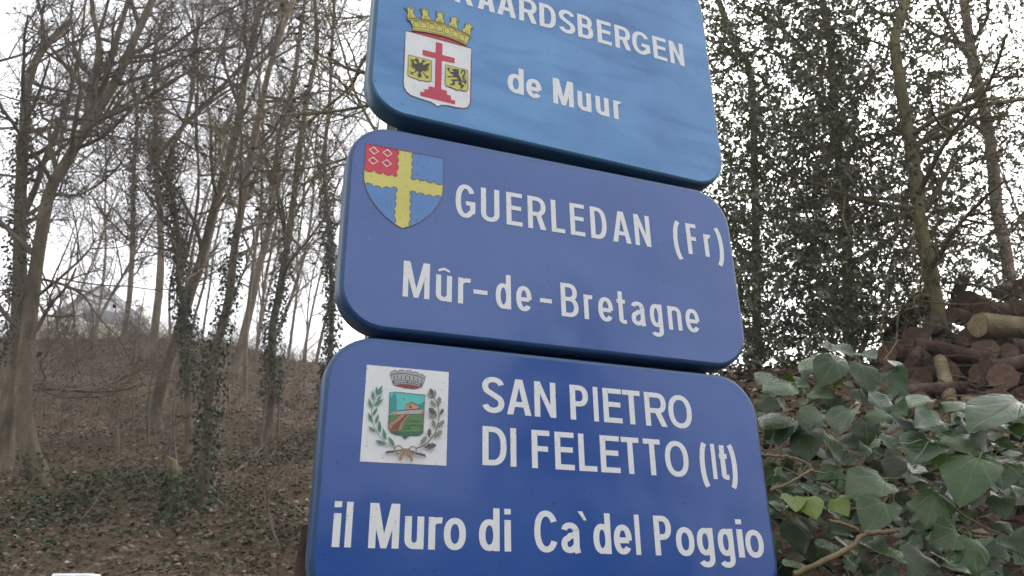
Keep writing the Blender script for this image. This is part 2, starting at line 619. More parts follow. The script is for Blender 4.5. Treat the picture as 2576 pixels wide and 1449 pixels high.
# printed matter on the boards, in tenths of millimetres of each board; and letter lines: board, cap height, stem, style, (letter, centre, baseline, width) in millimetres
ART=[
(0,0,'coat_of_arms','white',[(0,[[-3766,-42],[-2225,-45],[-2228,-456],[-2229,-1542],[-2285,-1689],[-2379,-1741],[-2569,-1766],[-2739,-1765],[-2888,-1793],[-2979,-1861],[-3046,-1815],[-3130,-1780],[-3371,-1761],[-3573,-1732],[-3676,-1664],[-3736,-1552],[-3752,-1405],[-3762,-679]])]),
(0,1,'shield_outline','brown',[(1,[[-3765,-56],[-2231,-61],[-2241,-459],[-2242,-1544],[-2293,-1680],[-2380,-1727],[-2567,-1752],[-2738,-1751],[-2890,-1780],[-2978,-1847],[-3039,-1802],[-3127,-1766],[-3367,-1747],[-3568,-1718],[-3667,-1653],[-3725,-1545],[-3741,-1402],[-3750,-676],[-3765,-56]],[[-3768,-27],[-2220,-30],[-2215,-452],[-2217,-1539],[-2276,-1697],[-2379,-1755],[-2571,-1781],[-2741,-1780],[-2887,-1807],[-2980,-1875],[-3052,-1828],[-3134,-1794],[-3374,-1775],[-3577,-1745],[-3684,-1676],[-3747,-1559],[-3764,-1409],[-3774,-682],[-3768,-27]])]),
(0,1,'red_cap','red',[(0,[[-3616,-34],[-3373,58],[-2988,79],[-2674,52],[-2371,-16],[-2395,-40]])]),
(0,1,'cross','red',[(0,[[-3067,-138],[-2916,-136],[-2912,-448],[-2621,-449],[-2622,-594],[-2913,-608],[-2905,-1379],[-2775,-1386],[-2774,-1485],[-2681,-1491],[-2678,-1589],[-2581,-1591],[-2580,-1693],[-3365,-1684],[-3366,-1572],[-3281,-1569],[-3281,-1487],[-3194,-1473],[-3192,-1380],[-3052,-1377],[-3065,-598],[-3361,-594],[-3363,-447],[-3070,-440]])]),
(0,1,'eagle_shield','yellow',[(0,[[-3674,-689],[-3148,-686],[-3140,-1227],[-3169,-1259],[-3238,-1276],[-3328,-1273],[-3386,-1287],[-3410,-1303],[-3436,-1278],[-3515,-1269],[-3604,-1263],[-3649,-1241],[-3663,-1205]])]),
(0,1,'eagle_shield_outline','brown',[(1,[[-3669,-696],[-3154,-694],[-3149,-1228],[-3171,-1249],[-3237,-1266],[-3327,-1263],[-3387,-1277],[-3408,-1293],[-3433,-1268],[-3513,-1259],[-3601,-1253],[-3643,-1233],[-3655,-1202],[-3669,-696]],[[-3678,-681],[-3142,-677],[-3132,-1225],[-3167,-1268],[-3239,-1286],[-3329,-1283],[-3386,-1297],[-3413,-1313],[-3440,-1288],[-3518,-1279],[-3607,-1273],[-3655,-1250],[-3671,-1207],[-3678,-681]])]),
(0,1,'eagle','black',[(0,[[-3411,-833],[-3378,-798],[-3351,-718],[-3321,-721],[-3269,-753],[-3304,-770],[-3338,-792],[-3341,-823],[-3325,-866],[-3301,-835],[-3262,-805],[-3208,-776],[-3184,-739],[-3180,-774],[-3199,-798],[-3181,-828],[-3250,-852],[-3181,-870],[-3249,-885],[-3180,-918],[-3250,-921],[-3180,-966],[-3256,-953],[-3184,-1011],[-3265,-979],[-3267,-1057],[-3299,-996],[-3293,-1041],[-3329,-1010],[-3352,-1047],[-3381,-1067],[-3374,-1113],[-3342,-1180],[-3376,-1178],[-3360,-1215],[-3395,-1196],[-3407,-1264],[-3425,-1204],[-3459,-1220],[-3431,-1177],[-3475,-1172],[-3435,-1131],[-3435,-1072],[-3466,-1051],[-3514,-1084],[-3487,-1022],[-3555,-1057],[-3513,-1000],[-3631,-1012],[-3554,-971],[-3633,-960],[-3561,-926],[-3635,-925],[-3567,-892],[-3638,-872],[-3569,-863],[-3640,-825],[-3591,-816],[-3637,-788],[-3587,-797],[-3642,-724],[-3587,-785],[-3548,-779],[-3539,-866],[-3514,-876],[-3484,-873],[-3474,-864],[-3496,-817],[-3527,-811],[-3539,-758],[-3501,-725],[-3456,-726],[-3439,-769],[-3432,-815]])]),
(0,1,'eagle_legs','black',[(1,[[-3473,-1042],[-3513,-1089],[-3579,-1132]],[[-3459,-1061],[-3503,-1110],[-3572,-1155]]),(1,[[-3626,-1138],[-3586,-1161],[-3545,-1190]],[[-3615,-1116],[-3574,-1140],[-3533,-1169]]),(1,[[-3585,-1130],[-3602,-1194]],[[-3567,-1133],[-3583,-1197]]),(1,[[-3344,-1070],[-3307,-1113],[-3250,-1155]],[[-3329,-1051],[-3293,-1092],[-3237,-1134]]),(1,[[-3279,-1190],[-3233,-1160],[-3197,-1171]],[[-3285,-1170],[-3233,-1136],[-3189,-1148]]),(1,[[-3229,-1120],[-3241,-1194]],[[-3210,-1120],[-3222,-1195]])]),
(0,1,'lion_shield','yellow',[(0,[[-2832,-699],[-2306,-699],[-2300,-1162],[-2306,-1230],[-2331,-1270],[-2383,-1279],[-2496,-1281],[-2546,-1307],[-2561,-1318],[-2598,-1287],[-2680,-1275],[-2787,-1270],[-2810,-1238],[-2822,-1194]])]),
(0,1,'lion_shield_outline','brown',[(1,[[-2827,-706],[-2311,-707],[-2308,-1165],[-2314,-1229],[-2334,-1262],[-2381,-1269],[-2495,-1272],[-2548,-1299],[-2557,-1308],[-2594,-1277],[-2678,-1265],[-2783,-1260],[-2803,-1232],[-2814,-1192],[-2827,-706]],[[-2836,-692],[-2300,-690],[-2291,-1160],[-2298,-1231],[-2329,-1278],[-2384,-1288],[-2496,-1291],[-2544,-1316],[-2565,-1327],[-2602,-1296],[-2682,-1284],[-2790,-1279],[-2818,-1244],[-2830,-1197],[-2836,-692]])]),
(0,1,'lion','black',[(0,[[-2565,-746],[-2519,-732],[-2517,-804],[-2515,-895],[-2462,-969],[-2449,-1056],[-2437,-1124],[-2391,-1129],[-2370,-1141],[-2395,-1172],[-2415,-1196],[-2435,-1249],[-2487,-1228],[-2452,-1188],[-2509,-1151],[-2551,-1133],[-2510,-1115],[-2521,-1059],[-2608,-1090],[-2607,-1132],[-2586,-1144],[-2621,-1201],[-2701,-1230],[-2723,-1201],[-2657,-1164],[-2659,-1087],[-2720,-1093],[-2665,-1053],[-2528,-1007],[-2565,-976],[-2657,-991],[-2763,-1034],[-2784,-998],[-2657,-967],[-2654,-906],[-2715,-924],[-2716,-882],[-2763,-842],[-2795,-797],[-2751,-735],[-2735,-773],[-2728,-825],[-2712,-863],[-2615,-834],[-2661,-823],[-2694,-755],[-2668,-759],[-2642,-781],[-2632,-760],[-2596,-734]])]),
(0,1,'lion_tail','black',[(1,[[-2334,-1069],[-2345,-1065],[-2362,-1058],[-2379,-1048],[-2399,-1032],[-2421,-1013],[-2436,-1000]],[[-2346,-1099],[-2358,-1094],[-2376,-1086],[-2395,-1076],[-2417,-1059],[-2439,-1039],[-2454,-1026]]),(1,[[-2332,-1048],[-2347,-1026],[-2368,-996],[-2386,-967],[-2400,-947],[-2410,-932],[-2413,-921],[-2407,-902],[-2392,-874],[-2378,-847],[-2368,-825],[-2360,-805],[-2356,-782],[-2358,-760],[-2365,-739],[-2379,-724],[-2400,-719],[-2423,-720],[-2445,-728],[-2462,-747],[-2471,-768],[-2476,-787],[-2479,-810],[-2480,-832],[-2480,-847]],[[-2359,-1076],[-2374,-1054],[-2394,-1023],[-2412,-995],[-2426,-975],[-2439,-955],[-2445,-926],[-2435,-891],[-2418,-859],[-2405,-833],[-2396,-814],[-2390,-799],[-2388,-789],[-2389,-777],[-2393,-766],[-2398,-760],[-2409,-757],[-2425,-758],[-2436,-762],[-2438,-765],[-2441,-774],[-2445,-788],[-2447,-805],[-2448,-825],[-2448,-840]]),(1,[[-2417,-931],[-2351,-881]],[[-2425,-911],[-2359,-861]]),(1,[[-2407,-983],[-2340,-945]],[[-2412,-961],[-2345,-923]]),(1,[[-2374,-1034],[-2323,-1001]],[[-2381,-1012],[-2329,-979]])]),
(0,1,'crown','yellow',[(0,[[-3745,286],[-3558,350],[-3373,386],[-3200,414],[-3017,426],[-2833,421],[-2646,389],[-2458,343],[-2254,280],[-2261,242],[-2305,170],[-2365,-19],[-2488,13],[-2675,50],[-2896,66],[-3114,57],[-3330,39],[-3627,-16],[-3627,54],[-3603,79],[-3689,244],[-3743,243]])]),
(0,1,'crown_tower','yellow',[(0,[[-3751,275],[-3761,405],[-3745,428],[-3764,528],[-3804,550],[-3845,593],[-3814,600],[-3776,568],[-3751,568],[-3754,621],[-3708,637],[-3705,580],[-3656,592],[-3648,658],[-3620,668],[-3620,587],[-3629,557],[-3614,464],[-3569,426],[-3548,349]])]),
(0,1,'crown_tower','yellow',[(0,[[-3430,367],[-3427,466],[-3407,508],[-3433,607],[-3486,678],[-3465,686],[-3434,647],[-3398,655],[-3393,702],[-3357,714],[-3352,667],[-3297,672],[-3292,723],[-3262,720],[-3267,664],[-3288,639],[-3281,534],[-3232,488],[-3217,403]])]),
(0,1,'crown_tower','yellow',[(0,[[-3101,416],[-3101,505],[-3069,543],[-3069,642],[-3116,726],[-3090,721],[-3063,681],[-3033,682],[-3027,729],[-2983,735],[-2974,693],[-2930,690],[-2916,736],[-2890,731],[-2900,682],[-2936,652],[-2929,555],[-2898,511],[-2895,418]])]),
(0,1,'crown_tower','yellow',[(0,[[-2792,412],[-2783,487],[-2739,529],[-2735,630],[-2759,712],[-2737,720],[-2713,664],[-2683,665],[-2669,707],[-2617,706],[-2608,664],[-2556,663],[-2541,696],[-2533,671],[-2562,625],[-2599,612],[-2597,513],[-2585,463],[-2586,373]])]),
(0,1,'crown_tower','yellow',[(0,[[-2470,344],[-2460,415],[-2408,468],[-2380,568],[-2401,652],[-2378,651],[-2351,605],[-2320,606],[-2313,631],[-2267,624],[-2267,579],[-2221,567],[-2206,599],[-2183,579],[-2213,533],[-2258,509],[-2271,414],[-2263,354],[-2262,278]])]),
(0,1,'crown_line_work','brown',[(1,[[-3609,227],[-3586,84],[-3458,123],[-3484,254],[-3524,284],[-3578,275],[-3609,227]],[[-3597,230],[-3579,97],[-3467,130],[-3495,245],[-3529,269],[-3575,262],[-3597,230]]),(1,[[-3449,264],[-3423,116],[-3288,152],[-3294,264],[-3338,320],[-3414,313],[-3449,264]],[[-3438,266],[-3416,129],[-3294,162],[-3304,256],[-3344,306],[-3412,299],[-3438,266]]),(1,[[-3259,293],[-3244,145],[-3104,173],[-3109,290],[-3150,343],[-3219,338],[-3259,293]],[[-3247,294],[-3237,158],[-3110,183],[-3120,283],[-3156,329],[-3218,325],[-3247,294]]),(1,[[-3077,309],[-3071,159],[-2925,179],[-2927,315],[-2975,357],[-3044,348],[-3077,309]],[[-3066,310],[-3063,171],[-2932,189],[-2938,308],[-2980,343],[-3043,334],[-3066,310]]),(1,[[-2893,291],[-2888,153],[-2756,154],[-2745,286],[-2798,344],[-2853,336],[-2893,291]],[[-2882,291],[-2879,165],[-2761,165],[-2757,279],[-2804,331],[-2851,323],[-2882,291]]),(1,[[-2708,263],[-2711,131],[-2578,124],[-2556,277],[-2612,317],[-2667,308],[-2708,263]],[[-2697,262],[-2702,143],[-2583,135],[-2567,270],[-2617,303],[-2665,295],[-2697,262]]),(1,[[-2536,213],[-2539,89],[-2406,77],[-2389,197],[-2430,259],[-2495,267],[-2536,213]],[[-2525,212],[-2531,101],[-2410,89],[-2401,191],[-2438,246],[-2493,253],[-2525,212]]),(1,[[-3746,278],[-3756,406],[-3739,430],[-3759,533],[-3800,556],[-3840,596],[-3816,593],[-3779,561],[-3747,566],[-3750,617],[-3712,630],[-3709,573],[-3652,588],[-3643,655],[-3625,663],[-3625,586],[-3635,555],[-3619,459],[-3574,421],[-3553,345]],[[-3757,273],[-3767,403],[-3750,426],[-3769,523],[-3808,543],[-3851,590],[-3811,607],[-3773,575],[-3756,570],[-3758,625],[-3704,643],[-3702,586],[-3659,597],[-3653,661],[-3615,672],[-3614,588],[-3623,559],[-3609,469],[-3564,431],[-3542,353]]),(1,[[-3424,368],[-3421,466],[-3401,510],[-3428,612],[-3481,683],[-3468,679],[-3437,640],[-3395,650],[-3389,698],[-3361,708],[-3355,660],[-3294,666],[-3288,719],[-3268,716],[-3273,666],[-3294,638],[-3286,529],[-3237,483],[-3223,400]],[[-3435,366],[-3432,466],[-3412,506],[-3438,602],[-3492,674],[-3462,692],[-3431,654],[-3402,659],[-3397,706],[-3353,721],[-3348,673],[-3300,678],[-3296,728],[-3257,725],[-3262,663],[-3283,640],[-3275,538],[-3226,493],[-3212,406]]),(1,[[-3095,417],[-3095,505],[-3063,543],[-3063,646],[-3110,729],[-3094,715],[-3066,674],[-3029,677],[-3024,724],[-2987,728],[-2978,686],[-2928,684],[-2913,730],[-2896,727],[-2904,686],[-2942,652],[-2935,551],[-2904,508],[-2901,416]],[[-3107,414],[-3106,506],[-3074,544],[-3074,639],[-3121,722],[-3086,728],[-3059,687],[-3037,686],[-3030,734],[-2979,742],[-2970,699],[-2932,696],[-2919,741],[-2885,735],[-2895,679],[-2930,651],[-2924,558],[-2893,515],[-2890,420]]),(1,[[-2786,413],[-2778,485],[-2734,527],[-2729,633],[-2753,714],[-2741,714],[-2717,658],[-2680,660],[-2668,700],[-2621,700],[-2612,657],[-2555,656],[-2541,688],[-2539,672],[-2565,631],[-2605,613],[-2603,511],[-2591,461],[-2592,371]],[[-2797,412],[-2788,489],[-2745,530],[-2740,627],[-2765,710],[-2733,726],[-2709,671],[-2686,671],[-2671,713],[-2613,713],[-2604,670],[-2556,670],[-2541,703],[-2528,670],[-2560,619],[-2594,611],[-2591,516],[-2579,466],[-2580,375]]),(1,[[-2464,345],[-2455,412],[-2404,465],[-2374,569],[-2395,654],[-2382,644],[-2355,599],[-2318,600],[-2313,624],[-2272,618],[-2271,573],[-2221,559],[-2206,592],[-2189,578],[-2216,539],[-2263,512],[-2277,412],[-2269,351],[-2268,276]],[[-2475,344],[-2465,417],[-2413,471],[-2386,567],[-2407,650],[-2374,657],[-2347,612],[-2322,613],[-2313,639],[-2263,630],[-2262,585],[-2221,574],[-2206,606],[-2177,580],[-2210,527],[-2253,506],[-2265,416],[-2257,356],[-2256,280]]),(1,[[-3743,280],[-3558,343],[-3373,379],[-3200,407],[-3018,419],[-2834,414],[-2648,382],[-2461,337],[-2257,274],[-2266,244],[-2310,171],[-2367,-13],[-2486,19],[-2673,57],[-2894,73],[-3113,64],[-3329,45],[-3626,-9],[-3622,53],[-3598,83],[-3685,249],[-3739,249],[-3743,280]],[[-3746,292],[-3558,356],[-3372,393],[-3199,420],[-3016,433],[-2831,428],[-2644,396],[-2456,350],[-2251,287],[-2256,240],[-2300,168],[-2363,-24],[-2491,6],[-2676,43],[-2897,60],[-3115,50],[-3330,32],[-3628,-23],[-3632,55],[-3608,76],[-3693,238],[-3746,237],[-3746,292]]),(1,[[-3742,237],[-3556,300],[-3371,336],[-3199,363],[-3017,375],[-2833,370],[-2647,338],[-2460,292],[-2256,229]],[[-3743,249],[-3556,312],[-3371,349],[-3197,376],[-3015,388],[-2830,383],[-2643,351],[-2455,305],[-2251,242]]),(1,[[-2364,30],[-2487,61],[-2674,98],[-2896,115],[-3114,105],[-3331,86],[-3629,31]],[[-2368,17],[-2491,48],[-2677,86],[-2898,102],[-3116,92],[-3332,74],[-3629,19]]),(1,[[-3705,304],[-3705,368],[-3683,399],[-3657,376],[-3651,313]],[[-3715,301],[-3714,370],[-3682,411],[-3648,383],[-3641,318]]),(1,[[-3357,387],[-3356,452],[-3334,482],[-3308,459],[-3302,396]],[[-3367,384],[-3366,453],[-3333,495],[-3299,467],[-3292,401]]),(1,[[-3026,409],[-3025,475],[-3002,506],[-2976,483],[-2971,419]],[[-3036,407],[-3035,476],[-3001,518],[-2967,490],[-2960,423]]),(1,[[-2719,378],[-2717,444],[-2694,475],[-2668,451],[-2663,388]],[[-2729,375],[-2727,445],[-2693,488],[-2658,459],[-2652,392]]),(1,[[-2388,299],[-2386,365],[-2362,396],[-2336,372],[-2331,308]],[[-2399,296],[-2396,366],[-2361,409],[-2326,380],[-2321,313]])]),
(1,0,'coat_of_arms','yellow2',[(0,[[-4179,1708],[-2561,1709],[-2554,1309],[-2556,1091],[-2575,809],[-2648,604],[-2796,368],[-2980,171],[-3162,37],[-3370,-59],[-3528,15],[-3716,143],[-3887,315],[-4022,494],[-4123,700],[-4171,898],[-4176,1065],[-4166,1299]])]),
(1,1,'red_quarter','red2',[(0,[[-4179,1708],[-3538,1710],[-3506,1674],[-3497,1642],[-3499,1608],[-3512,1574],[-3546,1538],[-3511,1511],[-3499,1480],[-3498,1446],[-3508,1411],[-3541,1371],[-3505,1341],[-3493,1308],[-3493,1273],[-3504,1236],[-3540,1195],[-3507,1091],[-3536,1074],[-3559,1072],[-3580,1078],[-3598,1092],[-3612,1120],[-3651,1083],[-3687,1070],[-3723,1069],[-3757,1082],[-3788,1119],[-3833,1082],[-3872,1073],[-3909,1077],[-3944,1094],[-3974,1138],[-4013,1093],[-4052,1076],[-4090,1073],[-4128,1083],[-4165,1119]])]),
(1,1,'blue_quarter','blue2',[(0,[[-3200,1700],[-2561,1709],[-2555,1113],[-2599,1075],[-2640,1062],[-2678,1064],[-2714,1078],[-2746,1119],[-2789,1082],[-2828,1070],[-2864,1071],[-2899,1086],[-2929,1125],[-2969,1091],[-3005,1081],[-3039,1083],[-3071,1097],[-3098,1134],[-3119,1100],[-3143,1082],[-3168,1073],[-3195,1072],[-3224,1088],[-3231,1115],[-3228,1138],[-3219,1160],[-3205,1178],[-3180,1193],[-3211,1222],[-3222,1255],[-3224,1290],[-3217,1328],[-3190,1370],[-3217,1399],[-3226,1431],[-3226,1464],[-3218,1499],[-3191,1538],[-3219,1564],[-3230,1594],[-3232,1627],[-3225,1661],[-3200,1700]])]),
(1,1,'blue_quarter','blue2',[(0,[[-4149,778],[-4107,811],[-4069,819],[-4034,815],[-4001,797],[-3972,755],[-3932,785],[-3897,792],[-3863,788],[-3833,771],[-3807,731],[-3776,775],[-3743,797],[-3709,807],[-3673,804],[-3634,779],[-3611,811],[-3586,826],[-3560,833],[-3533,830],[-3506,810],[-3496,778],[-3499,751],[-3509,726],[-3524,704],[-3553,686],[-3523,659],[-3512,629],[-3510,596],[-3516,561],[-3540,522],[-3514,488],[-3507,454],[-3509,418],[-3521,382],[-3551,346],[-3525,316],[-3517,284],[-3517,251],[-3527,218],[-3554,182],[-3520,158],[-3504,127],[-3499,93],[-3502,56],[-3525,13],[-3716,143],[-3887,315],[-4022,494],[-4123,700]])]),
(1,1,'blue_quarter','blue2',[(0,[[-3233,789],[-3198,811],[-3169,814],[-3142,807],[-3118,791],[-3100,756],[-3060,789],[-3024,799],[-2990,797],[-2957,783],[-2929,746],[-2890,781],[-2854,792],[-2819,791],[-2786,779],[-2757,742],[-2723,786],[-2688,806],[-2652,814],[-2616,810],[-2578,782],[-2648,604],[-2796,368],[-2980,171],[-3162,37],[-3217,14],[-3236,52],[-3238,85],[-3232,116],[-3217,147],[-3185,176],[-3213,204],[-3223,235],[-3224,267],[-3216,301],[-3190,339],[-3220,369],[-3231,402],[-3232,437],[-3224,473],[-3196,514],[-3224,546],[-3233,580],[-3233,616],[-3222,652],[-3193,692],[-3217,700],[-3231,716],[-3239,736],[-3242,759],[-3233,789]])]),
(1,1,'outline','brown',[(1,[[-4177,1704],[-3539,1705],[-3510,1670],[-3502,1640],[-3503,1609],[-3515,1577],[-3551,1538],[-3515,1507],[-3503,1478],[-3502,1447],[-3512,1413],[-3546,1370],[-3509,1337],[-3498,1306],[-3497,1273],[-3508,1238],[-3544,1194],[-3512,1090],[-3536,1079],[-3558,1078],[-3577,1083],[-3594,1096],[-3612,1126],[-3653,1087],[-3688,1075],[-3722,1075],[-3754,1086],[-3788,1124],[-3834,1087],[-3872,1078],[-3908,1082],[-3941,1098],[-3973,1143],[-4016,1098],[-4052,1081],[-4089,1078],[-4125,1087],[-4160,1121],[-4177,1704]],[[-4182,1713],[-3537,1716],[-3502,1677],[-3492,1643],[-3494,1608],[-3508,1571],[-3542,1539],[-3508,1515],[-3494,1482],[-3493,1446],[-3504,1408],[-3537,1372],[-3502,1345],[-3488,1310],[-3488,1272],[-3501,1233],[-3535,1195],[-3503,1091],[-3535,1069],[-3560,1067],[-3582,1073],[-3602,1088],[-3612,1115],[-3649,1078],[-3687,1065],[-3724,1064],[-3760,1077],[-3789,1113],[-3831,1078],[-3872,1068],[-3911,1072],[-3947,1090],[-3974,1132],[-4011,1089],[-4051,1071],[-4091,1067],[-4130,1078],[-4169,1118],[-4182,1713]]),(1,[[-3201,1695],[-2564,1704],[-2560,1113],[-2601,1079],[-2640,1068],[-2676,1069],[-2711,1082],[-2745,1124],[-2790,1086],[-2827,1075],[-2863,1077],[-2896,1090],[-2928,1131],[-2971,1096],[-3005,1087],[-3037,1089],[-3067,1102],[-3097,1140],[-3123,1103],[-3145,1087],[-3169,1078],[-3193,1077],[-3221,1092],[-3227,1116],[-3223,1138],[-3215,1157],[-3202,1174],[-3176,1195],[-3207,1225],[-3218,1257],[-3219,1291],[-3212,1326],[-3185,1371],[-3213,1402],[-3221,1432],[-3222,1464],[-3214,1497],[-3187,1539],[-3215,1568],[-3225,1596],[-3227,1627],[-3220,1659],[-3197,1698],[-3201,1695]],[[-3200,1706],[-2557,1714],[-2550,1114],[-2598,1070],[-2640,1057],[-2679,1058],[-2717,1073],[-2747,1113],[-2787,1077],[-2828,1065],[-2866,1066],[-2902,1081],[-2930,1120],[-2968,1087],[-3005,1076],[-3040,1078],[-3074,1093],[-3099,1129],[-3116,1096],[-3142,1077],[-3168,1067],[-3197,1067],[-3228,1084],[-3236,1114],[-3232,1139],[-3223,1162],[-3207,1183],[-3185,1191],[-3215,1218],[-3227,1253],[-3229,1290],[-3221,1330],[-3195,1369],[-3221,1395],[-3231,1429],[-3231,1464],[-3222,1501],[-3196,1537],[-3223,1560],[-3234,1592],[-3236,1626],[-3229,1663],[-3204,1703],[-3200,1706]]),(1,[[-4145,778],[-4106,807],[-4069,814],[-4035,810],[-4004,793],[-3973,750],[-3931,780],[-3897,787],[-3865,783],[-3836,767],[-3807,726],[-3774,772],[-3742,792],[-3709,801],[-3675,799],[-3634,774],[-3608,807],[-3585,821],[-3560,827],[-3535,825],[-3509,806],[-3501,777],[-3504,752],[-3513,728],[-3527,708],[-3557,685],[-3527,656],[-3516,627],[-3514,596],[-3520,563],[-3545,522],[-3518,486],[-3511,452],[-3513,419],[-3524,385],[-3556,345],[-3529,313],[-3521,283],[-3522,252],[-3530,220],[-3558,181],[-3523,154],[-3509,125],[-3503,92],[-3507,58],[-3523,18],[-3713,148],[-3883,319],[-4018,497],[-4119,703],[-4145,778]],[[-4154,778],[-4108,816],[-4069,825],[-4032,820],[-3997,801],[-3971,760],[-3934,790],[-3896,798],[-3862,793],[-3829,775],[-3807,736],[-3779,779],[-3744,802],[-3709,812],[-3671,809],[-3634,784],[-3613,815],[-3587,831],[-3560,838],[-3531,835],[-3502,814],[-3492,779],[-3495,750],[-3505,724],[-3522,700],[-3548,687],[-3520,663],[-3508,630],[-3505,596],[-3512,559],[-3536,523],[-3510,491],[-3502,455],[-3505,418],[-3517,380],[-3547,346],[-3521,319],[-3512,285],[-3513,251],[-3523,215],[-3549,183],[-3516,162],[-3500,129],[-3494,94],[-3498,55],[-3527,9],[-3718,139],[-3890,311],[-4026,491],[-4127,698],[-4154,778]]),(1,[[-3232,784],[-3197,806],[-3170,808],[-3144,802],[-3122,787],[-3101,750],[-3059,785],[-3024,794],[-2991,792],[-2961,779],[-2930,741],[-2888,776],[-2854,787],[-2821,786],[-2789,774],[-2757,737],[-2720,782],[-2687,801],[-2653,809],[-2618,805],[-2583,783],[-2652,606],[-2800,371],[-2982,175],[-3164,42],[-3215,19],[-3231,54],[-3233,85],[-3227,115],[-3213,144],[-3180,176],[-3209,207],[-3218,236],[-3220,267],[-3212,300],[-3186,340],[-3216,372],[-3226,403],[-3227,437],[-3220,471],[-3191,514],[-3220,549],[-3229,581],[-3228,615],[-3218,650],[-3188,692],[-3215,705],[-3227,720],[-3235,738],[-3237,759],[-3229,788],[-3232,784]],[[-3235,794],[-3199,816],[-3168,819],[-3140,812],[-3115,795],[-3100,761],[-3062,794],[-3024,805],[-2988,803],[-2954,788],[-2928,751],[-2892,785],[-2854,797],[-2818,797],[-2783,783],[-2757,748],[-2726,790],[-2689,811],[-2652,819],[-2614,815],[-2573,782],[-2644,602],[-2793,365],[-2977,167],[-3160,33],[-3218,9],[-3240,50],[-3242,85],[-3236,118],[-3220,150],[-3190,176],[-3217,200],[-3228,233],[-3229,267],[-3220,303],[-3195,338],[-3224,365],[-3235,400],[-3237,437],[-3228,475],[-3201,513],[-3228,543],[-3238,579],[-3237,616],[-3226,655],[-3197,692],[-3220,696],[-3235,713],[-3244,734],[-3247,759],[-3238,790],[-3235,794]]),(1,[[-4179,1702],[-2563,1702],[-2560,1308],[-2562,1091],[-2580,809],[-2653,607],[-2800,372],[-2983,175],[-3164,43],[-3370,-53],[-3525,20],[-3712,148],[-3883,320],[-4018,498],[-4118,703],[-4165,900],[-4171,1065],[-4160,1300],[-4179,1702]],[[-4180,1715],[-2559,1716],[-2548,1310],[-2551,1092],[-2569,808],[-2643,602],[-2792,365],[-2977,166],[-3160,32],[-3371,-65],[-3531,9],[-3719,138],[-3891,311],[-4027,490],[-4128,697],[-4176,897],[-4182,1064],[-4171,1298],[-4180,1715]])]),
(1,1,'lozenge','white',[(1,[[-4085,1590],[-4012,1643],[-3926,1569],[-3999,1511],[-4085,1590]],[[-4109,1585],[-4007,1671],[-3902,1574],[-4004,1483],[-4109,1585]])]),
(1,1,'lozenge','white',[(1,[[-3811,1581],[-3731,1645],[-3652,1574],[-3729,1515],[-3811,1581]],[[-3835,1578],[-3728,1674],[-3628,1578],[-3732,1487],[-3835,1578]])]),
(1,1,'lozenge','white',[(1,[[-4090,1340],[-4017,1406],[-3928,1337],[-4006,1274],[-4090,1340]],[[-4113,1335],[-4014,1434],[-3904,1342],[-4009,1246],[-4113,1335]])]),
(1,1,'lozenge','white',[(1,[[-3814,1342],[-3739,1402],[-3654,1335],[-3731,1272],[-3814,1342]],[[-3838,1337],[-3735,1430],[-3630,1340],[-3735,1244],[-3838,1337]])]),
(2,0,'coat_of_arms','white',[(0,[[-3788,1776],[-2286,1785],[-2295,91],[-3802,84]])]),
(2,1,'crown','grey',[(0,[[-3366,1676],[-3315,1712],[-3256,1728],[-3247,1703],[-3210,1710],[-3208,1733],[-3121,1744],[-3117,1712],[-3082,1714],[-3080,1739],[-2984,1742],[-2983,1713],[-2945,1712],[-2942,1736],[-2854,1721],[-2857,1690],[-2822,1682],[-2815,1706],[-2721,1661],[-2749,1558],[-2783,1455],[-2911,1409],[-3092,1413],[-3302,1450],[-3347,1594]])]),
(2,1,'crown_lining','darkred',[(0,[[-3295,1450],[-3170,1483],[-3020,1492],[-2868,1475],[-2794,1453],[-2911,1420],[-3092,1417],[-3212,1428]])]),
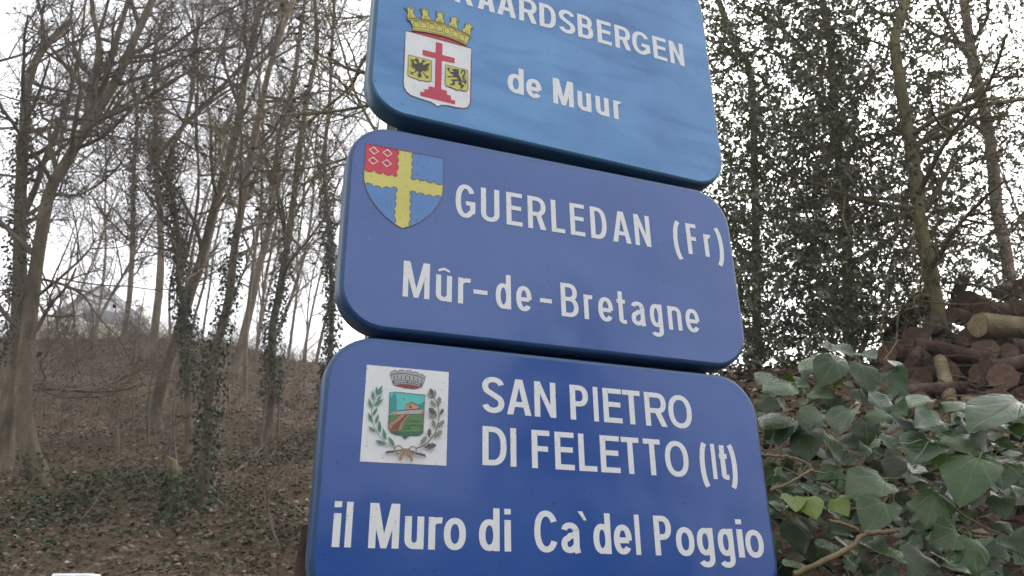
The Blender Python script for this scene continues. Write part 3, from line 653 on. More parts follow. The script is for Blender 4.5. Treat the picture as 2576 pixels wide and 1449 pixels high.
(2,1,'crown_line_work','darkgrey',[(1,[[-3347,1626],[-3223,1668],[-3043,1670],[-2861,1649],[-2737,1607]],[[-3350,1638],[-3224,1681],[-3042,1683],[-2858,1662],[-2733,1619]]),(1,[[-3320,1516],[-3188,1550],[-3038,1549],[-2886,1533],[-2771,1505]],[[-3322,1526],[-3188,1561],[-3037,1560],[-2884,1543],[-2768,1515]]),(1,[[-3303,1471],[-3170,1501],[-3021,1509],[-2870,1492],[-2786,1465]],[[-3305,1483],[-3171,1513],[-3020,1521],[-2867,1504],[-2782,1476]]),(1,[[-3303,1620],[-3291,1553]],[[-3288,1623],[-3276,1556]]),(1,[[-3244,1636],[-3232,1569]],[[-3229,1640],[-3217,1572]]),(1,[[-3177,1637],[-3164,1569]],[[-3162,1640],[-3150,1572]]),(1,[[-3101,1638],[-3089,1570]],[[-3086,1641],[-3074,1573]]),(1,[[-3026,1636],[-3014,1568]],[[-3011,1639],[-2999,1571]]),(1,[[-2950,1631],[-2938,1563]],[[-2935,1634],[-2923,1566]]),(1,[[-2873,1615],[-2861,1547]],[[-2858,1618],[-2846,1550]]),(1,[[-2803,1590],[-2792,1522]],[[-2788,1594],[-2777,1526]]),(1,[[-3309,1525],[-3307,1487]],[[-3285,1527],[-3283,1489]]),(1,[[-3064,1541],[-3062,1503]],[[-3040,1543],[-3038,1506]]),(1,[[-2813,1509],[-2811,1471]],[[-2788,1511],[-2787,1473]]),(1,[[-3361,1675],[-3313,1707],[-3257,1724],[-3249,1699],[-3207,1706],[-3207,1729],[-3122,1740],[-3119,1709],[-3079,1711],[-3079,1735],[-2986,1738],[-2986,1709],[-2943,1708],[-2941,1731],[-2856,1717],[-2861,1687],[-2820,1678],[-2816,1702],[-2726,1659],[-2753,1559],[-2786,1459],[-2911,1413],[-3091,1417],[-3300,1453],[-3342,1596],[-3361,1675]],[[-3370,1677],[-3317,1716],[-3255,1733],[-3245,1707],[-3213,1713],[-3209,1737],[-3120,1749],[-3114,1716],[-3084,1718],[-3081,1744],[-2983,1747],[-2980,1717],[-2947,1716],[-2942,1740],[-2852,1725],[-2854,1693],[-2823,1687],[-2814,1711],[-2717,1663],[-2744,1557],[-2780,1452],[-2910,1404],[-3092,1408],[-3305,1446],[-3351,1593],[-3370,1677]])]),
(2,1,'shield','turq',[(0,[[-3359,1314],[-3237,1325],[-2725,1316],[-2727,1015],[-2736,645],[-2776,599],[-2835,580],[-2967,579],[-3048,506],[-3114,569],[-3216,577],[-3290,601],[-3343,655],[-3356,762],[-3351,952]])]),
(2,1,'shield_trees','teal',[(0,[[-3356,1310],[-3335,1219],[-3314,1236],[-3294,1282],[-3273,1299],[-3258,1312],[-3222,1169],[-3220,977],[-3306,938],[-3350,952]])]),
(2,1,'shield_trees','teal',[(0,[[-2825,1142],[-2781,1160],[-2729,1210],[-2727,1015],[-2805,1009]])]),
(2,1,'shield_field','green',[(0,[[-3351,893],[-3277,925],[-2737,999],[-2736,645],[-2776,599],[-2835,580],[-2967,579],[-3048,506],[-3114,569],[-3216,577],[-3290,601],[-3343,655],[-3356,762]])]),
(2,1,'shield_foot','dkgreen',[(0,[[-3335,645],[-3204,628],[-2985,640],[-2735,667],[-2737,642],[-2776,599],[-2835,580],[-2967,579],[-3048,506],[-3114,569],[-3216,577],[-3290,601]])]),
(2,1,'shield_chapel','peach',[(0,[[-3064,1122],[-2977,1174],[-2840,1122],[-2834,1054],[-3060,1027]]),(0,[[-3293,971],[-3133,992],[-3130,936],[-3291,915]]),(0,[[-2814,1047],[-2739,1050],[-2738,981],[-2804,973]]),(0,[[-2985,1010],[-2926,1017],[-2923,961],[-2983,957]])]),
(2,1,'shield_wall','grey',[(0,[[-3210,983],[-2792,1049],[-2804,970],[-3208,931]])]),
(2,1,'shield_road','salmon',[(0,[[-3351,733],[-3101,953],[-2983,962],[-3066,827],[-3146,644],[-3306,633],[-3347,673]])]),
(2,1,'shield_track','rust',[(0,[[-3314,647],[-3267,739],[-3155,835],[-3042,943],[-3005,952],[-3082,855],[-3138,778],[-3176,652]])]),
(2,1,'shield_line_work','darkgrey',[(1,[[-2994,1167],[-2796,1097]],[[-2989,1179],[-2791,1108]]),(1,[[-3066,1109],[-2967,1132]],[[-3068,1117],[-2969,1140]]),(1,[[-3210,984],[-2791,1052]],[[-3212,997],[-2793,1066]]),(1,[[-3000,1098],[-2999,1056]],[[-2965,1100],[-2963,1059]]),(1,[[-3355,1313],[-3237,1320],[-2728,1312],[-2732,1015],[-2740,646],[-2778,602],[-2835,585],[-2969,583],[-3048,510],[-3112,573],[-3215,581],[-3287,604],[-3339,656],[-3352,762],[-3347,952],[-3355,1313]],[[-3363,1315],[-3237,1329],[-2723,1320],[-2723,1015],[-2731,645],[-2773,595],[-2834,576],[-2966,575],[-3048,502],[-3115,565],[-3217,573],[-3292,597],[-3347,653],[-3360,762],[-3355,952],[-3363,1315]]),(1,[[-3062,735],[-2916,760],[-2752,750]],[[-3063,744],[-2916,769],[-2751,758]]),(1,[[-3088,675],[-2942,707]],[[-3090,684],[-2944,716]]),(1,[[-2978,829],[-2769,822]],[[-2977,838],[-2769,831]])]),
(2,1,'olive_leaf','olive',[(0,[[-3228,369],[-3237,424],[-3261,468],[-3300,502],[-3344,533],[-3330,481],[-3311,433],[-3277,396]])]),
(2,1,'olive_leaf','olive',[(0,[[-3391,465],[-3380,521],[-3386,571],[-3411,618],[-3442,662],[-3447,608],[-3446,556],[-3427,508]])]),
(2,1,'olive_leaf','olive',[(0,[[-3498,580],[-3476,637],[-3474,693],[-3492,747],[-3517,801],[-3532,743],[-3540,687],[-3529,632]])]),
(2,1,'olive_leaf','olive',[(0,[[-3578,732],[-3547,771],[-3532,814],[-3532,861],[-3538,908],[-3563,867],[-3584,825],[-3589,780]])]),
(2,1,'olive_leaf','olive',[(0,[[-3636,865],[-3597,897],[-3573,936],[-3564,982],[-3559,1031],[-3593,996],[-3622,959],[-3636,915]])]),
(2,1,'olive_leaf','olive',[(0,[[-3644,756],[-3642,807],[-3656,851],[-3685,889],[-3718,924],[-3715,875],[-3706,828],[-3682,788]])]),
(2,1,'olive_leaf','olive',[(0,[[-3665,993],[-3659,1045],[-3669,1092],[-3695,1133],[-3726,1171],[-3727,1121],[-3722,1072],[-3701,1030]])]),
(2,1,'olive_leaf','olive',[(0,[[-3637,1135],[-3624,1184],[-3627,1231],[-3646,1274],[-3670,1317],[-3678,1268],[-3680,1220],[-3667,1176]])]),
(2,1,'olive_leaf','olive',[(0,[[-3585,1242],[-3571,1283],[-3571,1323],[-3584,1360],[-3602,1397],[-3611,1357],[-3616,1317],[-3608,1278]])]),
(2,1,'olive_leaf','olive',[(0,[[-3579,1250],[-3538,1283],[-3511,1323],[-3500,1371],[-3493,1422],[-3530,1386],[-3561,1348],[-3577,1303]])]),
(2,1,'olive_leaf','olive',[(0,[[-3578,1243],[-3544,1254],[-3517,1273],[-3498,1302],[-3481,1333],[-3513,1319],[-3543,1302],[-3564,1277]])]),
(2,1,'olive_leaf','olive',[(0,[[-3579,1125],[-3544,1146],[-3521,1175],[-3508,1211],[-3498,1250],[-3529,1225],[-3557,1199],[-3573,1165]])]),
(2,1,'olive_leaf','olive',[(0,[[-3632,1040],[-3574,1054],[-3529,1084],[-3495,1129],[-3465,1178],[-3519,1158],[-3569,1134],[-3606,1094]])]),
(2,1,'olive_leaf','olive',[(0,[[-3570,589],[-3594,629],[-3626,655],[-3667,669],[-3710,679],[-3683,644],[-3654,613],[-3616,595]])]),
(2,1,'olive_leaf','olive',[(0,[[-3373,388],[-3416,427],[-3465,448],[-3520,450],[-3576,446],[-3530,414],[-3483,387],[-3431,379]])]),
(2,1,'olive_stem','olive',[(1,[[-3231,347],[-3265,361],[-3314,382],[-3362,409],[-3408,442],[-3454,482],[-3497,526],[-3537,577],[-3575,633],[-3606,689],[-3626,745],[-3639,802],[-3649,857],[-3654,908],[-3655,957],[-3653,1001],[-3649,1037],[-3642,1068],[-3631,1104],[-3615,1152],[-3595,1204],[-3581,1241]],[[-3236,334],[-3271,348],[-3320,369],[-3370,397],[-3416,432],[-3463,472],[-3506,518],[-3547,570],[-3586,626],[-3616,684],[-3637,742],[-3651,800],[-3659,855],[-3665,907],[-3666,957],[-3663,1001],[-3659,1038],[-3651,1071],[-3640,1107],[-3623,1155],[-3604,1207],[-3590,1244]])]),
(2,1,'oak_leaf','darkgrey',[(0,[[-2570,1269],[-2564,1307],[-2570,1328],[-2555,1346],[-2562,1371],[-2583,1374],[-2575,1397],[-2587,1416],[-2606,1420],[-2614,1434],[-2637,1438],[-2652,1418],[-2648,1401],[-2658,1385],[-2654,1363],[-2633,1352],[-2646,1335],[-2635,1312],[-2612,1310],[-2602,1290],[-2572,1268]])]),
(2,1,'oak_leaf','oak',[(0,[[-2562,1269],[-2545,1292],[-2541,1309],[-2525,1316],[-2521,1335],[-2533,1345],[-2519,1358],[-2520,1375],[-2531,1384],[-2531,1397],[-2544,1408],[-2561,1399],[-2564,1387],[-2577,1379],[-2582,1363],[-2573,1348],[-2587,1341],[-2588,1321],[-2574,1312],[-2575,1295],[-2564,1269]])]),
(2,1,'oak_leaf','oak',[(0,[[-2586,1275],[-2595,1299],[-2605,1309],[-2602,1324],[-2614,1336],[-2628,1331],[-2630,1347],[-2643,1353],[-2656,1350],[-2665,1355],[-2681,1350],[-2683,1334],[-2675,1326],[-2676,1313],[-2667,1302],[-2651,1303],[-2653,1289],[-2639,1279],[-2625,1285],[-2612,1277],[-2587,1274]])]),
(2,1,'oak_leaf','oak',[(0,[[-2527,1106],[-2532,1136],[-2542,1151],[-2535,1169],[-2547,1186],[-2564,1183],[-2564,1203],[-2578,1214],[-2594,1212],[-2604,1221],[-2623,1218],[-2629,1200],[-2622,1188],[-2626,1173],[-2618,1157],[-2598,1154],[-2604,1138],[-2589,1123],[-2571,1127],[-2558,1115],[-2529,1105]])]),
(2,1,'oak_leaf','oak',[(0,[[-2474,1125],[-2454,1156],[-2450,1177],[-2430,1187],[-2426,1211],[-2442,1222],[-2426,1239],[-2428,1261],[-2442,1271],[-2443,1287],[-2461,1300],[-2481,1288],[-2485,1272],[-2500,1262],[-2506,1241],[-2493,1223],[-2511,1213],[-2510,1188],[-2492,1177],[-2492,1156],[-2476,1125]])]),
(2,1,'oak_leaf','darkgrey',[(0,[[-2499,929],[-2510,972],[-2525,992],[-2517,1018],[-2536,1041],[-2560,1036],[-2561,1064],[-2583,1079],[-2606,1075],[-2621,1087],[-2649,1081],[-2656,1053],[-2645,1038],[-2649,1015],[-2636,993],[-2607,991],[-2614,967],[-2591,948],[-2565,955],[-2545,938],[-2502,926]])]),
(2,1,'oak_leaf','oak',[(0,[[-2493,937],[-2521,953],[-2540,955],[-2548,973],[-2570,975],[-2581,960],[-2596,973],[-2615,970],[-2626,957],[-2640,955],[-2652,939],[-2642,921],[-2628,919],[-2619,906],[-2601,902],[-2584,915],[-2575,899],[-2553,901],[-2542,918],[-2523,919],[-2493,934]])]),
(2,1,'oak_leaf','darkgrey',[(0,[[-2439,962],[-2418,980],[-2410,994],[-2394,997],[-2385,1014],[-2394,1025],[-2379,1034],[-2376,1050],[-2383,1061],[-2380,1073],[-2390,1086],[-2407,1082],[-2413,1071],[-2426,1067],[-2435,1054],[-2430,1038],[-2445,1034],[-2450,1016],[-2440,1004],[-2445,989],[-2441,962]])]),
(2,1,'oak_leaf','oak',[(0,[[-2524,719],[-2518,752],[-2523,771],[-2510,787],[-2516,809],[-2534,812],[-2527,832],[-2537,849],[-2554,853],[-2561,866],[-2582,869],[-2595,852],[-2592,838],[-2601,823],[-2598,804],[-2579,794],[-2591,779],[-2581,758],[-2561,756],[-2552,739],[-2526,718]])]),
(2,1,'oak_leaf','oak',[(0,[[-2479,735],[-2445,751],[-2430,766],[-2409,764],[-2391,782],[-2398,801],[-2375,806],[-2365,826],[-2370,843],[-2362,857],[-2369,878],[-2392,879],[-2404,867],[-2422,867],[-2439,852],[-2438,830],[-2458,831],[-2472,810],[-2464,791],[-2475,772],[-2481,737]])]),
(2,1,'oak_leaf','darkgrey',[(0,[[-2631,550],[-2614,579],[-2612,599],[-2594,609],[-2592,631],[-2607,641],[-2593,657],[-2597,676],[-2611,686],[-2612,700],[-2630,711],[-2648,699],[-2650,685],[-2664,675],[-2668,655],[-2655,639],[-2671,629],[-2669,607],[-2652,598],[-2650,579],[-2634,550]])]),
(2,1,'oak_leaf','oak',[(0,[[-2549,554],[-2510,565],[-2490,579],[-2467,572],[-2445,589],[-2449,611],[-2423,612],[-2409,632],[-2411,652],[-2399,665],[-2403,690],[-2428,695],[-2443,685],[-2463,688],[-2483,675],[-2487,650],[-2509,655],[-2528,635],[-2522,612],[-2538,594],[-2551,556]])]),
(2,1,'oak_leaf','oak',[(0,[[-2783,410],[-2749,429],[-2735,447],[-2712,446],[-2697,467],[-2706,485],[-2683,494],[-2675,515],[-2682,532],[-2675,547],[-2685,568],[-2710,567],[-2720,554],[-2740,552],[-2755,535],[-2752,512],[-2773,511],[-2785,488],[-2774,468],[-2783,448],[-2785,411]])]),
(2,1,'oak_leaf','darkgrey',[(0,[[-2723,376],[-2679,364],[-2652,367],[-2634,347],[-2602,351],[-2593,375],[-2567,362],[-2542,373],[-2532,394],[-2513,401],[-2502,428],[-2522,447],[-2543,445],[-2560,460],[-2587,460],[-2606,437],[-2624,454],[-2654,445],[-2663,418],[-2689,410],[-2724,380]])]),
(2,1,'oak_stem','dkstem',[(1,[[-2859,339],[-2823,352],[-2770,372],[-2719,399],[-2678,433],[-2639,472],[-2602,517],[-2565,569],[-2530,626],[-2501,687],[-2482,753],[-2469,822],[-2461,885],[-2458,939],[-2460,988],[-2466,1036],[-2474,1083],[-2486,1129],[-2501,1170],[-2523,1208],[-2549,1241],[-2567,1264]],[[-2866,358],[-2829,370],[-2778,389],[-2730,414],[-2690,446],[-2653,484],[-2616,528],[-2580,578],[-2545,634],[-2517,693],[-2497,756],[-2484,823],[-2476,886],[-2473,939],[-2475,987],[-2480,1033],[-2487,1080],[-2498,1124],[-2513,1165],[-2533,1201],[-2558,1234],[-2575,1257]])]),
(2,1,'cut_stem','darkgrey',[(0,[[-3400,225],[-3374,272],[-3224,291],[-3102,320],[-3101,298],[-3251,251]]),(0,[[-2971,313],[-2853,284],[-2697,258],[-2678,205],[-2866,245],[-2970,285]])]),
(2,1,'bow','tan',[(1,[[-3116,312],[-3118,293],[-3127,277],[-3141,264],[-3158,257],[-3177,256],[-3195,261],[-3210,272],[-3220,287],[-3224,305],[-3221,324],[-3213,340],[-3199,353],[-3182,360],[-3163,361],[-3145,356],[-3130,345],[-3120,330],[-3116,312]],[[-3091,313],[-3095,286],[-3107,263],[-3128,244],[-3153,234],[-3180,232],[-3206,240],[-3228,256],[-3242,278],[-3248,304],[-3245,330],[-3232,354],[-3212,373],[-3187,384],[-3160,385],[-3134,378],[-3112,362],[-3097,339],[-3091,313]]),(1,[[-2868,315],[-2870,297],[-2879,282],[-2892,270],[-2909,263],[-2927,262],[-2944,267],[-2958,277],[-2968,292],[-2972,309],[-2969,326],[-2961,342],[-2948,354],[-2931,361],[-2913,362],[-2896,357],[-2881,347],[-2872,332],[-2868,315]],[[-2843,316],[-2847,291],[-2859,267],[-2879,250],[-2904,239],[-2930,238],[-2956,245],[-2977,261],[-2991,282],[-2996,307],[-2993,333],[-2981,356],[-2961,374],[-2936,385],[-2909,386],[-2884,379],[-2863,363],[-2849,342],[-2843,316]]),(0,[[-3096,334],[-2984,338],[-2984,273],[-3089,269]]),(1,[[-3072,286],[-3137,215],[-3159,132]],[[-3042,259],[-3101,196],[-3120,122]]),(1,[[-3039,260],[-2969,197],[-2942,118]],[[-3011,289],[-2935,219],[-2903,131]])]),
]
LINES=[
(0,72.9,0.175,'h',[('A',-187.5,118.4,43.3),('A',-136.0,118.8,48.1),('R',-80.4,119.2,46.2),('D',-27.7,119.6,44.3),('S',24.8,120.0,44.1),('B',75.6,120.4,42.5),('E',129.4,120.8,40.4),('R',182.2,121.2,44.8),('G',236.1,121.6,52.3),('E',292.4,122.0,40.6),('N',343.9,122.4,43.4)]),
(0,72.7,0.175,'h',[('d',-114.1,-98.6,40.3),('e',-68.6,-98.7,38.9),('M',7.1,-98.9,53.5),('u',62.4,-99.1,36.4),('u',110.3,-99.2,36.1),('r',150.5,-99.3,19.0)]),
(1,77.2,0.145,'d',[('G',-207.4,40.6,42.3),('U',-153.7,40.9,40.6),('E',-100.0,41.3,35.7),('R',-48.8,41.6,41.3),('L',0.3,41.9,31.5),('E',46.5,42.2,34.9),('D',97.6,42.5,39.2),('A',154.0,42.8,45.4),('N',207.0,43.1,40.0)]),
(1,78.2,0.145,'d',[('(',297.9,42.5,10.8),('F',337.1,42.5,27.0),('r',378.3,42.5,17.9),(')',411.1,42.5,9.1)]),
(1,74.0,0.14,'d',[('M',-304.8,-147.6,52.0),('û',-250.2,-147.6,32.3),('r',-208.9,-147.7,25.4),('-',-175.6,-147.7,29.1),('d',-127.5,-147.7,32.4),('e',-83.5,-147.7,33.2),('-',-35.3,-147.7,26.5),('B',17.8,-147.7,38.9),('r',60.3,-147.7,20.2),('e',100.5,-147.8,34.7),('t',138.1,-147.8,21.1),('a',177.6,-147.8,31.8),('g',221.7,-147.8,30.8),('n',267.9,-147.8,33.7),('e',313.0,-147.8,35.3)]),
(2,68.2,0.17,'h',[('S',-142.4,109.2,43.6),('A',-91.2,109.2,48.6),('N',-38.2,109.1,44.1),('P',33.0,109.0,38.6),('I',68.6,109.0,10.4),('E',104.9,108.9,40.6),('T',147.6,108.9,39.9),('R',201.6,108.8,48.8),('O',258.3,108.7,54.5)]),
(2,69.9,0.165,'h',[('D',-140.1,14.1,46.1),('I',-103.8,14.0,11.4),('F',-49.8,13.7,36.1),('E',-1.8,13.5,39.3),('L',45.8,13.2,37.4),('E',93.1,13.0,41.2),('T',137.3,12.8,38.9),('T',185.3,12.6,37.8),('O',240.1,12.3,53.2),('(',302.6,12.0,15.6),('I',325.9,11.9,9.8),('t',349.0,11.8,19.7),(')',370.2,11.7,17.7)]),
(2,71.1,0.165,'h',[('i',-410.4,-128.6,12.1),('l',-391.2,-128.8,10.7),('M',-333.1,-129.3,50.3),('u',-282.4,-129.7,32.9),('r',-246.2,-129.9,23.7),('o',-211.9,-130.2,39.0),('d',-150.2,-130.7,37.7),('i',-116.4,-131.0,12.1),('C',-43.5,-131.6,45.8),('a',3.3,-131.9,35.1),('`',28.1,-132.1,17.4),('d',66.6,-132.4,35.6),('e',108.8,-132.8,36.9),('l',139.9,-133.0,10.3),('P',194.0,-133.4,37.0),('o',241.5,-133.8,40.2),('g',286.1,-134.2,36.9),('g',332.4,-134.5,36.0),('i',366.4,-134.8,13.9),('o',399.0,-135.1,42.5)]),
]
LINES[0][4][:0] = [('G', -351.5, 117.2, 50.0), ('E', -296.0, 117.6, 41.0), ('R', -243.0, 118.0, 45.5)]
for s, Hc, t, style, ls in LINES:
    for ch, xc, yb, w in ls:
        h, tt = Hc / 1000, t * Hc / 1000
        w = w / 1000
        if ch in '()':
            w = .25 * h
        me = letter_mesh(ch, w, h, tt, 0.0006)
        o = obj('letter', me, roots[s])
        o.location = (xc / 1000 - w / 2, 0, yb / 1000 - (.1 if s == 0 else 0))
crest = [None, None, None]
layer = [0, 0, 0]
for s, child, name, mat, polys in ART:
    g = Geo()
    layer[s] += 1
    z = .0005 + .00014 * layer[s]
    for p in polys:
        if p[0] == 1:
            A, B = np.array(p[1]) / 1e4, np.array(p[2]) / 1e4
            n = len(A)
            P = np.concatenate([A, B])
            k = np.arange(n - 1)
            g.add(np.column_stack([P[:, 0], np.full(len(P), -z), P[:, 1]]), np.stack([k, k + n, k + n + 1, k + 1], 1))
            z += .00001
        else:
            P = np.array(p[1]) / 1e4
            area = np.sum(P[:, 0] * np.roll(P[:, 1], -1) - np.roll(P[:, 0], -1) * P[:, 1])
            P = P if area > 0 else P[::-1]
            g.add(np.column_stack([P[:, 0], np.full(len(P), -z), P[:, 1]]), np.arange(len(P))[None])
    o = obj(name, g.mesh(name, [PM[mat]]), roots[s] if not child else crest[s])
    if not child:
        crest[s] = o
        o.location = (0, 0, -.1 if s == 0 else 0)

# two steel posts behind the boards
yaw = R(21.5)
for lx, lab in ((-.24, 'galvanised steel post behind the crest end of the blue signs'), (.24, 'galvanised steel post behind the right hand end of the lettering on the blue signs')):
    px, py = .1 + lx * math.cos(yaw) - .112 * math.sin(yaw), 1.47 + lx * math.sin(yaw) + .112 * math.cos(yaw)
    e = empty('sign_post', (px, py, 0), label=lab, category='post', group='steel posts of the signs')
    z0 = float(H(px, py))
    P = np.array([[[0, 0, z0 - .3], [0, 0, z0], [0, 0, 2.0], [0, 0, 3.12]]])
    V, F = tubes(P, np.full((1, 4), .030), 20)
    obj('tube', mesh_np('tube', V, F, [m_zinc], True), e)
    V, F = tubes(np.array([[[0, 0, 3.11], [0, 0, 3.13], [0, 0, 3.14]]]), np.array([[.033, .033, .002]]), 20)
    obj('cap', mesh_np('cap', V, F, [m_zinc], True), e)
# ------------------------------------------------------------------ woodland
m_bark = M('grey brown bark', [(.3, (.068, .053, .036)), (.5, (.135, .108, .074)), (.7, (.215, .175, .125))], .9, .2, 8, 9, 1., 45, vscale=(1, 1, .35))
m_bark_moss = M('mossy bark', [(.3, (.08, .07, .04)), (.5, (.15, .132, .068)), (.7, (.23, .20, .11))], .9, .2, 6, 8, .8, 40, vscale=(1, 1, .35))
m_bark_pine = M('pink scaly pine bark', [(.3, (.17, .105, .085)), (.5, (.30, .20, .165)), (.7, (.42, .30, .25))], .9, .2, 9, 8, .9, 30, vscale=(1, 1, .4))
m_twig = M('twig bark', [(.3, (.075, .06, .045)), (.7, (.17, .138, .104))], .85, .2, 3)
m_twig_moss = M('mossy twig bark', [(.3, (.08, .07, .04)), (.7, (.18, .155, .09))], .85, .2, 3)
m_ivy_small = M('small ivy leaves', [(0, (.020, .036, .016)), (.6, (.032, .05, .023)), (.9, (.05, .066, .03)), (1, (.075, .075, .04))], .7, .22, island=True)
m_holly = M('glossy evergreen leaves', [(0, (.052, .066, .046)), (.5, (.084, .10, .07)), (.85, (.125, .137, .092)), (1, (.17, .175, .115))], .38, .6, island=True, trans=.22, tcol=(.10, .13, .03))
m_dead_leaf = M('withered leaf', [(0, (.06, .035, .025)), (1, (.14, .085, .055))], .8, .2, island=True)


def leaves(P, D, Nn, S, wid=.45, fold=.16):
    """small folded leaves: base P, along D, facing Nn, length S"""
    D = nrm(D)
    X = nrm(np.cross(D, Nn))
    Z = np.cross(X, D)
    S = S[:, None]
    w = wid * S
    base = P
    lf = P + D * S * .36 - X * w + Z * fold * S
    rg = P + D * S * .36 + X * w + Z * fold * S
    mid = P + D * S * .45
    l2 = P + D * S * .72 - X * w * .6 + Z * fold * .5 * S
    r2 = P + D * S * .72 + X * w * .6 + Z * fold * .5 * S
    tip = P + D * S - Z * .1 * S
    V = np.stack([base, lf, rg, mid, l2, r2, tip], 1)
    T = np.array([[0, 2, 3, 0], [0, 3, 1, 0], [3, 2, 5, 3], [3, 4, 1, 3], [3, 5, 6, 3], [3, 6, 4, 3]])[:, :3]
    F = (np.arange(len(P))[:, None, None] * 7 + T[None]).reshape(-1, 3)
    return V.reshape(-1, 3), F


def chips(P, D, Nn, S, wid=.34):
    D = nrm(D)
    X = nrm(np.cross(D, Nn))
    Z = np.cross(X, D)
    S = S[:, None]
    V = np.stack([P, P + D * S * .5 + X * S * wid + Z * S * .12, P + D * S, P + D * S * .45 - X * S * wid + Z * S * .1], 1)
    return V.reshape(-1, 3), (np.arange(len(P))[:, None] * 4 + np.arange(4)[None])


def rdir(n, zlo=-1., zhi=1.):
    z = rng.uniform(zlo, zhi, n)
    a = rng.uniform(0, 2 * np.pi, n)
    r = np.sqrt(1 - z * z)
    return np.stack([r * np.cos(a), r * np.sin(a), z], 1)


def grow(P0, D0, Ln, Rd, steps, jit, trop, rend=.35):
    N = len(P0)
    P = np.zeros((N, steps + 1, 3))
    P[:, 0] = P0
    D = nrm(D0)
    for s in range(steps):
        D = nrm(D + rng.normal(0, jit, (N, 3)) + np.array([0, 0, trop]))
        P[:, s + 1] = P[:, s] + D * (Ln / steps)[:, None]
    f = np.linspace(1, rend, steps + 1)
    return P, Rd[:, None] * f[None]


def children(P, Rr, m, ang, lmul, Lp, tmin=.2):
    """m children per branch at random places, leaving at about ang degrees"""
    N, n, _ = P.shape
    t = rng.uniform(tmin, 1, (N, m)) * (n - 1)
    i = np.minimum(t.astype(int), n - 2)
    fr = (t - i)[..., None]
    ar = np.arange(N)[:, None]
    A, B = P[ar, i], P[ar, i + 1]
    p = A * (1 - fr) + B * fr
    d = nrm(B - A)
    q = nrm(rng.normal(0, 1, (N, m, 3)))
    q = nrm(q - (q * d).sum(-1, keepdims=True) * d)
    an = np.radians(rng.normal(ang, 12, (N, m)))[..., None]
    D = d * np.cos(an) + q * np.sin(an)
    Ln = Lp[:, None] * lmul * rng.uniform(.55, 1.25, (N, m)) * (1.15 - .5 * t / (n - 1))
    Rd = np.minimum(Rr[ar, i] * .62, .4)
    return p.reshape(-1, 3), D.reshape(-1, 3), Ln.ravel(), Rd.ravel()


def tree(name, label, cat, trunk, r0, r1, limbs=(), n1=12, len1=1.6, ks=(6, 5, 3), lev=3, ext=3.0, bark=None, twig=None, ivy=None, group=None, trop=.05, zmin=.35, dead=0, sink=.25, ang=48):
    bark = bark or m_bark
    twig = twig or m_twig
    T = [np.array(p, float) for p in trunk]
    base = T[0].copy()
    # run the trunk on above its last given point
    d = nrm(T[-1] - T[-2])
    e0 = len(T)
    if ext:
        for j in range(3):
            d = nrm(d + rng.normal(0, .12, 3) + np.array([0, 0, .25]))
            T.append(T[-1] + d * ext / 3)
    T = np.array([T[0] + (T[0] - T[1]) / np.linalg.norm(T[0] - T[1]) * sink + np.array([0, 0, -sink * .3])] + T)
    root = empty(name, base, label=label, category=cat)
    if group:
        root['group'] = group
    nseg = 26
    C = catmull(T, nseg)
    ln = np.concatenate([[0], np.cumsum(np.linalg.norm(np.diff(C, axis=0), axis=1))])
    f = ln / ln[-1]
    rad = r0 + (r1 - r0) * f ** .9
    rad = rad * (1 + .35 * np.exp(-ln / (r0 * 4))) * (1 + rng.normal(0, .03, nseg))
    g = Geo()
    V, F = tubes(C[None], rad[None], 12)
    g.add(V + rng.normal(0, .03, V.shape) * np.repeat(rad, 12)[:, None] - base, F)
    LP, LR, LL = [C], [rad], [ln[-1]]
    for pts, a, b_ in limbs:
        Lc = catmull(np.array(pts, float), 14)
        rr = np.linspace(a, b_, 14)
        V, F = tubes(Lc[None], rr[None], 7)
        g.add(V - base, F)
        LP.append(Lc)
        LR.append(rr)
        LL.append(np.linalg.norm(np.diff(Lc, axis=0), axis=1).sum())
    obj('trunk', g.mesh('trunk', [bark], True), root)
    # bare crown
    g = Geo()
    P0, D0, L0, R0 = [], [], [], []
    for q, (Cc, rr, ll) in enumerate(zip(LP, LR, LL)):
        n = n1 if q == 0 else max(4, int(n1 * .7))
        lo = zmin if q == 0 else .12
        p, D, Ln, Rd = children(Cc[None], rr[None], n, ang, 1, np.array([len1]), lo)
        P0.append(p)
        D0.append(D)
        L0.append(len1 * rng.uniform(.5, 1.2, n))
        R0.append(np.clip(Rd, .006, .03))
    P0, D0, L0, R0 = map(np.concatenate, (P0, D0, L0, R0))
    tips = []
    for l in range(lev):
        st = (7, 5, 3, 2)[l]
        P, Rr = grow(P0, D0, L0, R0, st, (.13, .17, .2, .22)[l], (trop, .03, .02, 0)[l])
        V, F = tubes(P, np.maximum(Rr, .0015), 4 if l == 0 else 3)
        g.add(V - base, F)
        tips.append(P[:, -1])
        if l < lev - 1:
            P0, D0, L0, R0 = children(P, Rr, ks[l], 50, (.5, .55, .55)[l], L0)
            R0 = np.clip(R0, .0022, (.012, .006, .003)[l])
    obj('crown', g.mesh('crown', [twig]), root)
    if dead:
        tp = tips[-1][rng.integers(0, len(tips[-1]), dead)]
        V, F = leaves(tp, rdir(dead, -1, .2), rdir(dead), rng.uniform(.03, .07, dead), .3, .25)
        obj('withered_leaves', mesh_np('withered_leaves', V - base, F, [m_dead_leaf]), root, kind='stuff')
    if ivy:
        V, F = ivy_on(C, rad, ln, *ivy)
        obj('ivy_leaves', mesh_np('ivy_leaves', V - base, F, [m_ivy_small]), root, kind='stuff')
    return root, C, rad


